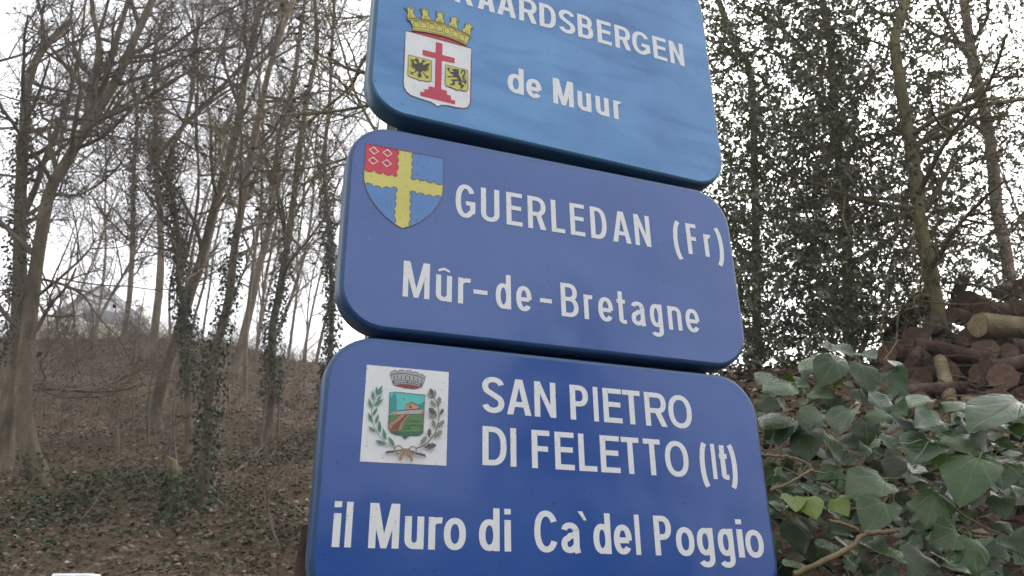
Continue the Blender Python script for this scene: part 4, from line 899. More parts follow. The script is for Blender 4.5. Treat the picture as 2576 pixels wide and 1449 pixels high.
def ivy_on(C, rad, ln, z0, z1, n, thick=.10, size=(.035, .07)):
    """ivy leaves round a trunk between the fractions z0 and z1 of its length"""
    n = int(n * 2.1)
    size = (size[0] * .62, size[1] * .68)
    f = z0 + (z1 - z0) * rng.beta(1.1, 1.3, n)
    x = f * ln[-1]
    ctr = np.stack([np.interp(x, ln, C[:, i]) for i in range(3)], 1)
    rr = np.interp(x, ln, rad)
    # clumps: thickness changes along and round the trunk
    a = rng.uniform(0, 2 * np.pi, n)
    lump = .35 + .65 * (.5 + .5 * np.sin(f * 31 + 2 * np.sin(a + f * 9)))
    off = rr + .01 + thick * lump * rng.uniform(.1, 1, n)
    d = np.stack([np.cos(a), np.sin(a), np.zeros(n)], 1)
    P = ctr + d * off[:, None] + rng.normal(0, .015, (n, 3))
    D = nrm(d * .5 + rng.normal(0, .45, (n, 3)) + np.array([0, 0, -.7]))
    Nn = nrm(d + rng.normal(0, .4, (n, 3)) + np.array([0, 0, .4]))
    return leaves(P, D, Nn, rng.uniform(size[0], size[1], n), .45, .1)


def px_trunk(pts, Y=None, wob=.0):
    """trunk from picture points; the first one is where it meets the ground"""
    b0 = ground_at(*pts[0]) if Y is None else at(*pts[0], Y)
    Y = b0[1]
    out = []
    for i, (x, y) in enumerate(pts):
        out.append(at(x, y, Y + wob * i))
    return out, Y


def limb(pts, Y, dY=0.):
    return [at(x, y, Y + dY * i) for i, (x, y) in enumerate(pts)]



z5 = lambda pts: [(x * .3703, y * .3703) for x, y in pts]
def copy_tree(root, loc, label):
    """another individual of a tree already built: same meshes, own place, turn and size"""
    r = root.copy()
    col.objects.link(r)
    r.location = loc
    r.rotation_euler = (0, 0, rng.uniform(0, 6.28))
    k_ = rng.uniform(.88, 1.15)
    r.scale = (k_, k_, k_)
    r['label'] = label
    for ch in list(root.children):
        c = ch.copy()
        col.objects.link(c)
        c.parent = r
    return r


# --- left: leaning beech with three big limbs
tA, YA = px_trunk([(109, 1216), (82, 1150), (62, 1060), (58, 950), (69, 850), (84, 719), (104, 590), (125, 481), (167, 407), (211, 333)])
tree('beech_tree', 'big grey brown tree with a kinked foot and a trunk forking into three limbs', 'tree', tA, .080, .040,
     [(limb([(205, 345), (222, 296), (228, 230), (250, 120), (232, 20), (225, -120)], YA, .05), .055, .02),
      (limb([(209, 335), (240, 280), (262, 210), (296, 90), (325, -10), (360, -150)], YA, .1), .05, .02),
      (limb([(214, 330), (255, 300), (345, 260), (430, 205), (505, 160), (600, 70)], YA, -.06), .032, .008),
      (limb([(75, 760), (150, 700), (215, 640), (240, 600)], YA, -.05), .018, .006),
      (limb(z5([(-60, 430), (120, 380), (300, 320), (480, 200), (590, 0), (620, -120)]), YA, .12), .016, .006), (limb(z5([(560, 920), (760, 760), (930, 700), (1180, 560), (1350, 420), (1560, 300)]), YA, .1), .016, .004),
      (limb(z5([(330, 1300), (520, 1330), (760, 1180), (900, 960), (1000, 700), (1120, 420)]), YA, .1), .014, .004), (limb(z5([(600, 800), (820, 500), (900, 300), (880, 60), (900, -120)]), YA, .12), .014, .005)],
     n1=12, len1=1.5, ks=(7, 6, 4), lev=4, ext=2.2, ivy=(.05, .10, 60, .03), dead=120)
tB, YB = px_trunk([(4, 1190), (18, 1060), (35, 930), (48, 760), (50, 600), (52, 480), (62, 330)])
tree('old_tree', 'thick dark trunk rising beside the kinked beech, streaked with green ivy', 'tree', tB, .088, .042,
     [(limb([(50, 560), (90, 470), (120, 380), (170, 250), (200, 130), (215, 0)], YB, .1), .04, .012),
      (limb([(20, 985), (120, 978), (220, 985), (300, 982), (345, 970)], YB, -.12), .022, .006),
      (limb([(48, 700), (120, 705), (200, 735), (250, 800), (300, 850)], YB, .1), .02, .006),
      (limb(z5([(120, 700), (400, 640), (700, 690), (1000, 740), (1240, 740)]), YB, -.1), .010, .003), (limb(z5([(130, 900), (500, 890), (760, 920), (980, 980)]), YB, -.1), .009, .003),
      (limb(z5([(140, 1150), (420, 1170), (700, 1160), (1000, 1150), (1300, 1160)]), YB, -.1), .009, .003), (limb(z5([(150, 500), (420, 330), (700, 190), (900, 100), (1270, 75), (1560, 10)]), YB, .1), .014, .005),
      (limb(z5([(150, 800), (230, 500), (300, 250), (260, 0), (200, -150)]), YB, .1), .022, .01)],
     n1=11, len1=1.6, ks=(7, 6, 4), lev=4, ext=2.6, ivy=(.2, .75, 900, .10), dead=120)
tC, YC = px_trunk([(392, 1081), (399, 1003), (422, 920), (445, 857), (478, 737), (510, 646), (536, 537), (570, 420), (600, 300)])
tree('ash_tree', 'bare pale trunk leaning right from the middle of the leafy slope, no ivy on it', 'tree', tC, .085, .035,
     [(limb([(370, 426), (463, 315), (555, 222), (607, 167), (685, 104), (722, 0), (735, -120)], YC, .1), .035, .015),
      (limb([(590, 330), (640, 230), (660, 120), (640, 0)], YC, .2), .03, .012),
      (limb(z5([(1330, 1000), (1335, 800), (1345, 430), (1320, 250), (1270, 70), (1230, -80)]), YC, .1), .022, .01), (limb(z5([(1345, 430), (1380, 220), (1500, 60), (1560, -80)]), YC, .1), .014, .006),
      (limb(z5([(1640, 500), (1620, 420), (1660, 310), (1600, 230), (1560, 90), (1540, -80)]), YC, .1), .014, .006), (limb(z5([(1200, 900), (1450, 680), (1640, 560), (1800, 400), (1900, 200), (1960, -60)]), YC, .05), .02, .009)],
     n1=13, len1=1.7, ks=(7, 6, 4), lev=4, ext=3.2, dead=80)
tD, YD = px_trunk([(474, 1143), (474, 1006), (470, 828), (455, 740), (448, 690), (452, 620), (440, 537), (425, 400)])
tree('ivy_clad_tree', 'slim dark trunk wrapped in thick ivy halfway up, bare and brown at its foot', 'tree', tD, .042, .022, [(limb([(452, 700), (480, 600), (500, 480), (495, 330), (497, 160), (480, 0)], YD, .1), .025, .01)],
     n1=11, len1=1.3, ks=(7, 5, 4), lev=4, ext=2.8, ivy=(.14, .66, 1700, .13, (.035, .065)), dead=50)
tE, YE = px_trunk([(507, 1278), (514, 1180), (520, 1100), (529, 975), (547, 865), (576, 755), (587, 646), (605, 537), (625, 420), (650, 300)])
tree('ivy_clad_tree', 'tree swathed in green ivy from its foot near the bottom of the slope', 'tree', tE, .045, .022, [(limb([(607, 530), (650, 430), (700, 330), (770, 230), (800, 120)], YE, .15), .02, .007)],
     n1=11, len1=1.3, ks=(7, 5, 4), lev=4, ext=2.2, ivy=(.0, .46, 950, .075, (.03, .06)), dead=50)
tF, YF = px_trunk([(675, 1110), (685, 975), (685, 828), (700, 755), (715, 664), (733, 555), (750, 400), (772, 250)])
tree('ivy_clad_tree', 'tall trunk with a collar of ivy low down, standing over a fallen branch', 'tree', tF, .058, .028, [(limb([(733, 560), (790, 450), (860, 360), (920, 280)], YF, .15), .02, .007)],
     n1=13, len1=1.5, ks=(7, 5, 4), lev=4, ext=3., ivy=(.10, .36, 800, .10, (.035, .07)), dead=50)
tG, YG = px_trunk([(590, 942), (605, 880), (634, 755), (649, 682), (674, 591), (690, 480), (700, 350), (740, 200)])
tree('bare_tree', 'bare pale trunk with a curved stem standing just below the crest of the slope', 'tree', tG, .085, .035, [(limb([(650, 680), (600, 560), (560, 420), (550, 280)], YG, .15), .03, .01)],
     n1=14, len1=2.0, ks=(7, 6, 4), lev=4, ext=3.6, dead=50)
tH, YH = px_trunk([(368, 900), (385, 860), (401, 719), (405, 610), (400, 500), (390, 380)])
tree('ivy_topped_tree', 'straight trunk with a bushy mass of ivy high on its stem, right of the house', 'tree', tH, .085, .035, n1=12, len1=1.8, ks=(7, 5), lev=3, ext=4, ivy=(.42, .75, 1100, .24, (.05, .09)), dead=40)
tI, YI = px_trunk([(308, 866), (320, 790), (328, 719), (332, 646), (335, 537), (338, 400)])
tree('slim_tree', 'slim straight trunk in front of the grey roof of the house', 'tree', tI, .065, .03, n1=14, len1=1.8, ks=(7, 5), lev=3, ext=4, ivy=(.3, .8, 700, .14, (.05, .08)), dead=40)
tJ, YJ = px_trunk([(822, 1090), (824, 1003), (835, 792), (831, 646), (824, 537), (815, 400), (830, 250)])
tree('ivy_clad_tree', 'dark ivy covered trunk partly hidden by the edge of the blue signs', 'tree', tJ, .042, .022, n1=12, len1=1.4, ks=(7, 5), lev=3, ext=2.5, ivy=(.0, .6, 1500, .10, (.04, .08)), dead=50)
tK, YK = px_trunk([(616, 997), (618, 900), (622, 800), (640, 640), (660, 480), (650, 330)])
tree('slim_tree', 'thin upright trunk rooted in leaf litter just below the crest, between two ivy clad trees', 'tree', tK, .035, .018, n1=12, len1=1.4, ks=(6, 5), lev=3, ext=3.5, dead=40)
# tree hidden behind the boards whose limbs reach out to the left
YM = 5.2
bm = at(1010, 700, YM)
tM = [gpt(bm[0], bm[1]), at(1005, 1100, YM), at(1010, 800, YM), at(1000, 500, YM), at(985, 250, YM), at(1000, 60, YM)]
tree('spindly_tree', 'dark tree behind the signs whose thin limbs reach out past their crest side', 'tree', tM, .07, .03,
     [(limb([(1000, 240), (918, 267), (800, 285), (667, 293), (560, 330)], YM, -.1), .016, .004), (limb([(995, 60), (915, 148), (889, 207), (844, 252), (740, 335), (648, 400), (560, 470)], YM, .1), .018, .004),
      (limb([(1000, 330), (880, 395), (760, 425), (640, 430), (500, 440)], YM, .1), .012, .003), (limb([(1000, 420), (900, 250), (860, 120), (830, 20), (820, -60)], YM, .05), .014, .004),
      (limb([(1000, 560), (900, 420), (800, 440), (690, 520)], YM, .15), .010, .003), (limb([(990, 30), (860, 45), (740, 10)], YM, -.1), .010, .003)],
     n1=15, len1=.8, ks=(6, 5), lev=3, ext=1.5, twig=m_twig_moss, bark=m_bark_moss, zmin=.5, dead=200)
# more bare trees on and behind the crest
CR = [(30, 872, 'left of the house'), (218, 870, 'in front of the house gable'), (430, 893, 'between the two ivy covered trunks near the house'), (440, 905, 'behind the ivy wrapped trunk'), (500, 915, 'up on the crest'), (545, 925, 'up on the crest'), (668, 935, 'up on the crest'), (720, 945, 'up on the crest'), (765, 950, 'up on the crest'), (790, 955, 'beside the signs'), (470, 900, 'behind the slim ivy wrapped trunk'), (640, 930, 'up on the crest')]
PROTO = []
for q, (x, y, w) in enumerate(CR):
    Yq = 15.5 + (q * 37 % 11) * .75
    b0 = at(x, y, Yq)
    b0 = gpt(b0[0], b0[1])
    if q >= 4:
        copy_tree(PROTO[q % 4], b0, 'bare young tree standing among others ' + w)
        continue
    t_ = [b0]
    d = np.array([rng.normal(0, .12), rng.normal(0, .05), 1.])
    for j in range(5):
        d = nrm(d + rng.normal(0, .08, 3) + np.array([.02, 0, .2]))
        t_.append(t_[-1] + d * 1.1)
    PROTO.append(tree('crest_tree', 'bare young tree standing among others ' + w, 'tree', t_, rng.uniform(.03, .055), .016, n1=16, len1=1.9, ks=(8, 6, 3), lev=4, ext=2.5, group='bare trees along the crest', zmin=.2, dead=20)[0])
# trees far behind, on the upper hill
PROTO = []
for q in range(9):
    x = -24 + q * 3.1 + rng.normal(0, .6)
    y = 24 + (q * 5 % 7) * 1.6
    b0 = gpt(x, y)
    if q >= 3:
        copy_tree(PROTO[q % 3], b0, 'distant bare tree on the upper hill beyond the crest')
        continue
    t_ = [b0]
    d = np.array([rng.normal(0, .1), 0, 1.])
    for j in range(5):
        d = nrm(d + rng.normal(0, .07, 3) + np.array([0, 0, .2]))
        t_.append(t_[-1] + d * 1.5)
    PROTO.append(tree('hill_tree', 'distant bare tree on the upper hill beyond the crest', 'tree', t_, .07, .02, n1=24, len1=2.6, ks=(9, 7), lev=3, ext=4., group='bare trees on the upper hill', zmin=.15)[0])
PROTO = []
for q in range(8):
    x = 3 + q * 2.3 + rng.normal(0, .6)
    y = 13 + (q * 5 % 7) * 1.5
    b0 = gpt(x, y)
    if q >= 3:
        copy_tree(PROTO[q % 3], b0, 'bare tree seen through the evergreen foliage behind the log pile')
        continue
    t_ = [b0]
    d = np.array([rng.normal(0, .1), 0, 1.])
    for j in range(5):
        d = nrm(d + rng.normal(0, .07, 3) + np.array([0, 0, .2]))
        t_.append(t_[-1] + d * 1.2)
    PROTO.append(tree('thicket_tree', 'bare tree seen through the evergreen foliage behind the log pile', 'tree', t_, .05, .02, n1=18, len1=2.2, ks=(8, 6, 3), lev=4, ext=3., group='bare trees behind the log pile', zmin=.1)[0])

# ------------------------------------------------------------------ evergreens on the right
def sprays(n, sampler, per=(7, 13), size=(.035, .062), tl=.26):
    """leafy twigs: returns twig geometry and leaf arrays (P, D, N, S)"""
    P0 = sampler(n)
    n = len(P0)
    D0 = nrm(rdir(n, -.55, .35) + np.array([0, -.15, 0]))
    P, Rr = grow(P0, D0, np.full(n, tl) * rng.uniform(.6, 1.3, n), np.full(n, .003), 5, .14, -.01)
    LP, LD, LN = [], [], []
    for j in range(per[1]):
        keep = rng.random(n) < (1 if j < per[0] else .5)
        t = rng.uniform(.1, 5, n)
        i = np.minimum(t.astype(int), 4)
        fr = (t - i)[:, None]
        ar = np.arange(n)
        p = P[ar, i] * (1 - fr) + P[ar, i + 1] * fr
        d = nrm(P[ar, i + 1] - P[ar, i])
        q = rdir(n)
        q = nrm(q - (q * d).sum(1, keepdims=True) * d)
        LP.append((p + q * .004)[keep])
        LD.append(nrm(d * .55 + q * .8 + np.array([0, 0, -.2]))[keep])
        LN.append(nrm(rng.normal(0, .5, (n, 3)) + np.array([0, -.25, .75]))[keep])
    LP, LD, LN = map(np.concatenate, (LP, LD, LN))
    return P, Rr, LP, LD, LN, rng.uniform(size[0], size[1], len(LP))


def leaf_proto(name, wid, fold, mat):
    V, F = leaves(np.zeros((1, 3)), np.array([[0, 1., 0]]), np.array([[0, 0, 1.]]), np.ones(1), wid, fold)
    return mesh_np(name, V, F, [mat])


def lay(me, name, parent, P, D, Nn, S, base):
    D = nrm(D)
    X = nrm(np.cross(D, Nn))
    Z = np.cross(X, D)
    for p, x, d, z, s in zip(P - base, X, D, Z, S):
        o = bpy.data.objects.new(name, me)
        o.matrix_local = Matrix(((x[0] * s, d[0] * s, z[0] * s, p[0]), (x[1] * s, d[1] * s, z[1] * s, p[1]), (x[2] * s, d[2] * s, z[2] * s, p[2]), (0, 0, 0, 1)))
        link(o, parent)


def dens(x, y):
    """how leafy the evergreen screen is, seen from the path"""
    d = np.interp(x, [1750, 1850, 2150, 2300, 2430, 2700], [.9, 1, 1, .9, .55, .5])
    d = d * np.interp(y, [-300, 0, 250, 420, 640, 800, 900], [.62, .70, .85, .92, .82, .78, .8])
    return d * (.62 + .38 * (.5 + .5 * vnoise((x + y) / 70, (y - .6 * x) / 60, 1.)))


def sampler_for(x0, x1, y0, y1, Y0, Y1):
    def f(n):
        out = []
        while len(out) < n:
            x, y = rng.uniform(x0, x1), rng.uniform(y0, y1)
            if rng.random() < dens(x, y):
                out.append(at(x, y, rng.uniform(Y0, Y1)))
        return np.array(out)
    return f


def evergreen(name, label, trunk, r0, r1, limbs, box_, n, size, bark, seed_parts=0, ext=1.5, twig=None, **kw):
    root, C, rad = tree(name, label, 'tree', trunk, r0, r1, limbs, n1=kw.pop('n1', 12), len1=kw.pop('len1', 1.1), ks=(6, 4), lev=3, ext=ext, bark=bark, twig=twig or m_twig_moss, zmin=.15, ang=62, trop=.0, **kw)
    base = np.array(root.location)
    P, Rr, LP, LD, LN, LS = sprays(n, sampler_for(*box_), size=size)
    V, F = tubes(P, Rr, 3)
    obj('leafy_twigs', mesh_np('leafy_twigs', V - base, F, [twig or m_twig_moss]), root, kind='stuff')
    if seed_parts:
        vis = (LP[:, 2] - EYE) / LP[:, 1]
        score = LS / LP[:, 1] + np.where((np.abs(LP[:, 0] / LP[:, 1]) < .72) & (vis < .9) & (vis > .28), 1, 0)
        o = np.argsort(-score)
        pr = leaf_proto('leaf', .27, .12, m_holly)
        a = o[:seed_parts]
        lay(pr, 'leaf', root, LP[a], LD[a], LN[a], LS[a], base)
        a = o[seed_parts:]
        LP, LD, LN, LS = LP[a], LD[a], LN[a], LS[a]
    V, F = leaves(LP, LD, LN, LS, .27, .12)
    obj('foliage', mesh_np('foliage', V - base, F, [m_holly]), root, kind='stuff')
    return root


Y1 = 4.9
t1 = [at(2385, 905, Y1), at(2365, 824, Y1), at(2355, 759, Y1), at(2336, 662, Y1), at(2322, 600, Y1), at(2310, 532, Y1), at(2300, 419, Y1), at(2282, 324, Y1), at(2263, 194, Y1), at(2250, 97, Y1), at(2276, 16, Y1)]
g0 = gpt(t1[0][0], t1[0][1])
t1[0] = np.array([t1[0][0], t1[0][1], min(t1[0][2], g0[2] + .1)])
evergreen('holly_tree', 'holly with a crooked mossy trunk rising out of the log pile', t1, .05, .034,
          [(limb([(2338, 668), (2375, 640), (2440, 620), (2520, 560)], Y1, .05), .014, .004), (limb([(2330, 650), (2290, 632), (2230, 640), (2160, 660)], Y1, -.05), .014, .004),
           (limb([(2350, 748), (2318, 742), (2300, 752), (2296, 775), (2240, 780)], Y1, -.04), .014, .004), (limb([(2262, 190), (2300, 150), (2380, 120), (2450, 125)], Y1, .1), .014, .004),
           (limb([(2285, 340), (2240, 330), (2180, 290), (2100, 300)], Y1, -.1), .012, .003), (limb([(2258, 130), (2160, 90), (2080, 70), (1990, 110)], Y1, -.05), .013, .003),
           (limb([(2308, 500), (2380, 440), (2470, 400), (2570, 395)], Y1, .1), .012, .003)],
          (2000, 2700, -320, 830, 4.95, 6.8), 2500, (.028, .054), m_bark_moss, 300)
Y2 = 6.0
t2 = [gpt(at(2140, 700, Y2)[0], Y2), at(2140, 900, Y2), at(2130, 600, Y2), at(2117, 421, Y2), at(2100, 292, Y2), at(2091, 130, Y2), at(2071, 16, Y2)]
evergreen('holly_tree', 'dense holly with a slim straight trunk between the signs and the crooked trunk', t2, .05, .03,
          [(limb([(2118, 430), (2068, 201 + 60), (2003, 162), (1906, 120), (1800, 60)], Y2, -.1), .02, .006), (limb([(2095, 200), (1971, 75), (1857, 6), (1780, -60)], Y2, -.1), .02, .006), (limb([(2120, 500), (2000, 430), (1890, 420)], Y2, -.1), .015, .004)],
          (1780, 2420, -320, 880, 4.6, 7.6), 3200, (.03, .056), m_bark_moss, 0)
Y3 = 6.6
t3 = [gpt(at(1880, 700, Y3)[0], Y3), at(1905, 900, Y3), at(1900, 500, Y3), at(1890, 194, Y3), at(1857, 130, Y3), at(1825, 49, Y3)]
evergreen('holly_tree', 'leafy holly growing right behind the edge of the signs', t3, .045, .03, [(limb([(1895, 400), (1960, 330), (2040, 300)], Y3), .012, .003)],
          (1640, 2160, -320, 1010, 4.4, 7.4), 3100, (.03, .056), m_bark_moss, 0)
Y4 = 6.4
t4 = [gpt(at(2550, 700, Y4)[0], Y4), at(2548, 800, Y4), at(2543, 740, Y4), at(2530, 629, Y4), at(2508, 532, Y4), at(2502, 454, Y4), at(2483, 308, Y4), at(2450, 162, Y4), at(2424, 0, Y4)]
evergreen('pine_tree', 'pinkish scaly trunk behind the end of the log pile with sparse dark sprays', t4, .060, .042,
          [(limb([(2440, 110), (2500, 60), (2570, 40)], Y4), .012, .003), (limb([(2485, 310), (2540, 290), (2620, 300)], Y4), .012, .003), (limb([(2470, 250), (2400, 230), (2340, 160)], Y4), .010, .003)],
          (2380, 2760, -250, 760, 6.5, 8), 800, (.03, .056), m_bark_pine, 0, n1=9)
# ------------------------------------------------------------------ log pile
m_log = M('dark reddish log bark', [(.3, (.022, .013, .010)), (.5, (.056, .034, .026)), (.7, (.105, .068, .052))], .9, .2, 9, 8, 1., 26)
m_log_pale = M('olive brown log bark', [(.3, (.09, .07, .04)), (.5, (.15, .115, .065)), (.72, (.23, .18, .11))], .9, .2, 7, 8, .8, 26)
m_cut = M('sawn wood', [(.3, (.065, .038, .026)), (.6, (.125, .075, .053)), (.8, (.20, .13, .094))], .85, .2, 40, 6)
m_cut_pale = M('pale sawn wood', [(.3, (.20, .16, .085)), (.7, (.32, .26, .15))], .85, .2, 40, 6)


def log(name, label, A, B, r, pale=False, group=None, bend=.02, knots=1):
    A, B = np.array(A, float), np.array(B, float)
    root = empty(name, A, label=label, category='log')
    if group:
        root['group'] = group
    n, k = 9, 14
    C = catmull(np.array([A, A * .6 + B * .4 + rng.normal(0, bend, 3), B]), n)
    rr = r * np.linspace(1, rng.uniform(.8, .95), n) * (1 + rng.normal(0, .025, n))
    V, F = tubes(C[None], rr[None], k)
    V = V + rng.normal(0, r * .035, V.shape)
    obj('bark', mesh_np('bark', V - A, F, [m_log_pale if pale else m_log], True), root)
    for e, s in ((0, -1), (n - 1, 1)):
        ring = V[e * k:(e + 1) * k]
        c = ring.mean(0)
        t = nrm(C[1] - C[0]) if e == 0 else nrm(C[-1] - C[-2])
        W = np.concatenate([c + (ring - c) * .985 + t * s * .004, c + (ring - c) * .5 + t * s * .006, [c + t * s * .003]])
        i = np.arange(k)
        j = (i + 1) % k
        Fq = np.stack([i, j, j + k, i + k], 1)
        Ft = np.stack([i + k, j + k, np.full(k, 2 * k)], 1)
        obj('cut_end', mesh_np('cut_end', W - A, [Fq, Ft], [m_cut_pale if pale else m_cut]), root)
    for q in range(knots):
        i = rng.integers(2, n - 2)
        d = nrm(V[i * k + rng.integers(0, k)] - C[i])
        P = np.array([[C[i] + d * rr[i] * .8, C[i] + d * rr[i] * 1.15, C[i] + d * rr[i] * 1.3]])
        V2, F2 = tubes(P, np.array([[r * .25, r * .2, r * .05]]), 7)
        obj('knot', mesh_np('knot', V2 - A, F2, [m_log_pale if pale else m_log], True), root)
    return root


GL = 'logs in the log pile'
YP = 5.1
# the pale log on top, pointing out of the pile
log('log', 'thick pale log with a sawn olive end lying on top of the log pile', at(2462, 818, 4.42), at(2720, 846, 4.6), .078, True, GL, .01)
log('log', 'upright stump of a log sticking up from the pile beside the mossy trunk', at(2412, 770, 5.3), at(2424, 703, 5.3), .052, False, GL, .01, 0)
log('log', 'round reddish log end at the very end of the pile under the pine trunk', at(2570, 722, 5.2), at(2600, 715, 6.3), .060, False, GL)
log('log', 'dark log end leaning against the foot of the pine trunk', at(2512, 735, 5.4), at(2530, 745, 6.2), .052, False, GL)
log('log', 'short olive log stub slanting down at the foot of the pile', at(2392, 1020, 3.85), at(2365, 905, 4.25), .036, True, GL, .01, 0)
log('log', 'log snag pointing up at the left tail of the pile', at(2270, 905, 5.1), at(2285, 798, 5.2), .042, False, GL)
log('log', 'broken log leaning back at the outermost tail of the pile', at(2200, 905, 5.2), at(2262, 850, 5.4), .05, False, GL)
rows = [(2330, 760, .0), (2400, 790, 0), (2350, 820, 0), (2300, 850, 0), (2440, 755, 0), (2480, 770, 0), (2555, 768, 0), (2230, 880, 0), (2290, 900, 0), (2350, 880, 0), (2420, 890, 0), (2480, 885, 0), (2545, 890, 0),
        (2250, 935, 0), (2320, 940, 0), (2390, 935, 0), (2455, 945, 0), (2530, 950, 0), (2290, 985, 0), (2360, 990, 0), (2430, 1000, 0), (2500, 1005, 0), (2570, 1000, 0), (2220, 965, 0), (2600, 940, 0), (2330, 1030, 0), (2410, 1045, 0), (2490, 1050, 0), (2448, 822, 0), (2478, 838, 0), (2438, 850, 0), (2520, 845, 0)]
for q, (x, y, _) in enumerate(rows):
    Yq = 4.95 - .0041 * (y - 760) + rng.normal(0, .06)
    A = at(x + rng.normal(0, 6), y + rng.normal(0, 5), Yq)
    d = nrm(np.array([rng.normal(.9, .7), 1., rng.normal(.05, .22)]))
    log('log', 'dark red brown log jumbled in the ' + ('top' if y < 800 else 'upper middle' if y < 900 else 'lower middle' if y < 960 else 'bottom') + ' layer of the pile', A, A + d * rng.uniform(.5, 1.0), rng.uniform(.05, .085), False, GL, .02, 1)
for q, (a, b) in enumerate((((2215, 1000), (2420, 975)), ((2300, 870), (2480, 905)), ((2420, 1010), (2640, 1040)), ((2350, 800), (2300, 905)), ((2480, 840 + 80), (2600, 905)), ((2190, 1010), (2330, 1060)))):
    log('log', 'thin log lying crosswise over the front of the pile', at(*a, 4.85 - .0041 * (a[1] - 760)), at(*b, 4.85 - .0041 * (b[1] - 760)), rng.uniform(.03, .05), q == 2, GL, .02, 0)
# loose bark and twigs on the pile
n = 45
yb = rng.uniform(800, 1030, n)
P0 = np.array([at(rng.uniform(2180, 2640), q, 4.8 - .0041 * (q - 760) + rng.normal(0, .05)) for q in yb])
P, Rr = grow(P0, rdir(n, -.4, .6), rng.uniform(.1, .45, n), rng.uniform(.002, .006, n), 5, .15, 0)
V, F = tubes(P, Rr, 4)
obj('brushwood', mesh_np('brushwood', V, F, [m_twig]), label='loose brown twigs strewn over the log pile', category='twigs', kind='stuff')
S_ = [((2370, 690 + 20), (2420, 712), (2480, 722), (2560, 745)), ((2278, 890), (2295, 850), (2310, 870))]
for q, pts in enumerate(S_):
    C = catmull(np.array([at(x, y, 4.9) for x, y in pts]), 12)
    V, F = tubes(C[None], np.linspace(.012, .005, 12)[None], 6)
    obj('stick', mesh_np('stick', V, F, [m_twig], True), label=['long dark stick lying across the top of the log pile', 'short bent stick poking up beside the log snag'][q], category='stick')

# ------------------------------------------------------------------ slope: litter, undergrowth, ground ivy, sticks
m_litter = M('fallen leaves', [(0, (.092, .058, .041)), (.4, (.13, .085, .06)), (.75, (.175, .12, .087)), (.95, (.245, .178, .135)), (1, (.40, .35, .30))], .8, .25, island=True)
n = 82000
az = np.concatenate([rng.uniform(-.80, .0, int(n * .9)), rng.uniform(.2, .75, n - int(n * .9))])
rr = np.where(az < 0.1, 3 + 15.5 * rng.random(n) ** .8, 1.4 + 6 * rng.random(n) ** .8)
x, y = rr * np.sin(az) , rr * np.cos(az)
P = np.stack([x, y, H(x, y) + rng.uniform(.0, .035, n)], 1)
Nn = nrm(rng.normal(0, .45, (n, 3)) + np.array([0, -.35, 1.]))
V, F = chips(P, rdir(n, -.25, .25), Nn, rng.uniform(.02, .058, n))
obj('leaf_litter', mesh_np('leaf_litter', V, F, [m_litter]), label='brown fallen leaves covering the wooded slope', category='leaf litter', kind='stuff')
# ground ivy patches
cl = [(255, 1231, .55, 900), (109, 1296, .5, 700), (328, 1216, .5, 500), (747, 1158, .45, 700), (601, 1172, .45, 500), (40, 1330, .6, 500), (640, 1245, .35, 250), (740, 1320, .5, 400), (700, 1400, .5, 350), (560, 1330, .4, 300), (90, 1385, .7, 350), (780, 1110, .4, 400), (660, 1000, .8, 400), (450, 1240, .3, 300)]
PP = []
for x, y, r_, c_ in cl:
    g_ = ground_at(x, y)
    PP.append(np.stack([rng.normal(g_[0], r_ * .6, int(c_ * .75)), rng.normal(g_[1], r_ * .6, int(c_ * .75))], 1))
PP = np.concatenate(PP)
n = len(PP)
P = np.column_stack([PP, H(PP[:, 0], PP[:, 1]) + rng.uniform(.01, .11, n)])
V, F = leaves(P, rdir(n, -.3, .5), nrm(rng.normal(0, .45, (n, 3)) + np.array([0, -.4, 1])), rng.uniform(.022, .048, n), .42, .1)
m_ground_ivy = M('ground ivy', [(0, (.03, .044, .02)), (.6, (.048, .066, .03)), (1, (.07, .085, .042))], .75, .2, island=True)
obj('ground_ivy', mesh_np('ground_ivy', V, F, [m_ground_ivy]), label='patches of green ivy creeping over the leafy slope', category='ivy', kind='stuff')
# grass and straw near the foot of the slope
n = 9000
x = rng.uniform(-3.6, -.5, n)
y = rng.uniform(3.2, 7.5, n)
P0 = np.stack([x, y, H(x, y)], 1)
P, Rr = grow(P0, rdir(n, .2, .9), rng.uniform(.05, .16, n), np.full(n, .0016), 2, .25, -.1)
V, F = tubes(P, Rr, 3)
m_straw = M('dry grass', [(0, (.06, .06, .03)), (.5, (.14, .12, .07)), (1, (.26, .21, .14))], .8, .2, island=True)
obj('dry_grass', mesh_np('dry_grass', V, F, [m_straw]), label='short dry grass at the foot of the slope', category='grass', kind='stuff')
# brush along the crest and thin twigs over the slope
n = 4200
x = np.where(rng.random(n) < .6, rng.uniform(-15, -5, n), rng.uniform(-9, -1.2, n))
y = np.where(rng.random(n) < .75, rng.normal(16.6, 1.4, n), rng.uniform(6, 17, n))
P0 = np.stack([x, y, H(x, y) - .03], 1)
P, Rr = grow(P0, rdir(n, .25, 1.), rng.uniform(.3, 1.3, n), rng.uniform(.002, .006, n), 4, .24, .0)
V, F = tubes(P, Rr, 3)
c2 = children(P, Rr, 2, 50, .5, rng.uniform(.3, .9, n))
P2, R2 = grow(*c2[:3], np.clip(c2[3], .0015, .003), 3, .22, 0)
V2, F2 = tubes(P2, R2, 3)
m_brush = M('dead bracken and brush', [(.3, (.10, .07, .052)), (.7, (.21, .155, .115))], .9, .15, 2)
obj('undergrowth', mesh_np('undergrowth', np.concatenate([V, V2]), np.concatenate([F, F2 + len(V)]), [m_brush]), label='tangled brown undergrowth along the crest of the slope', category='undergrowth', kind='stuff')
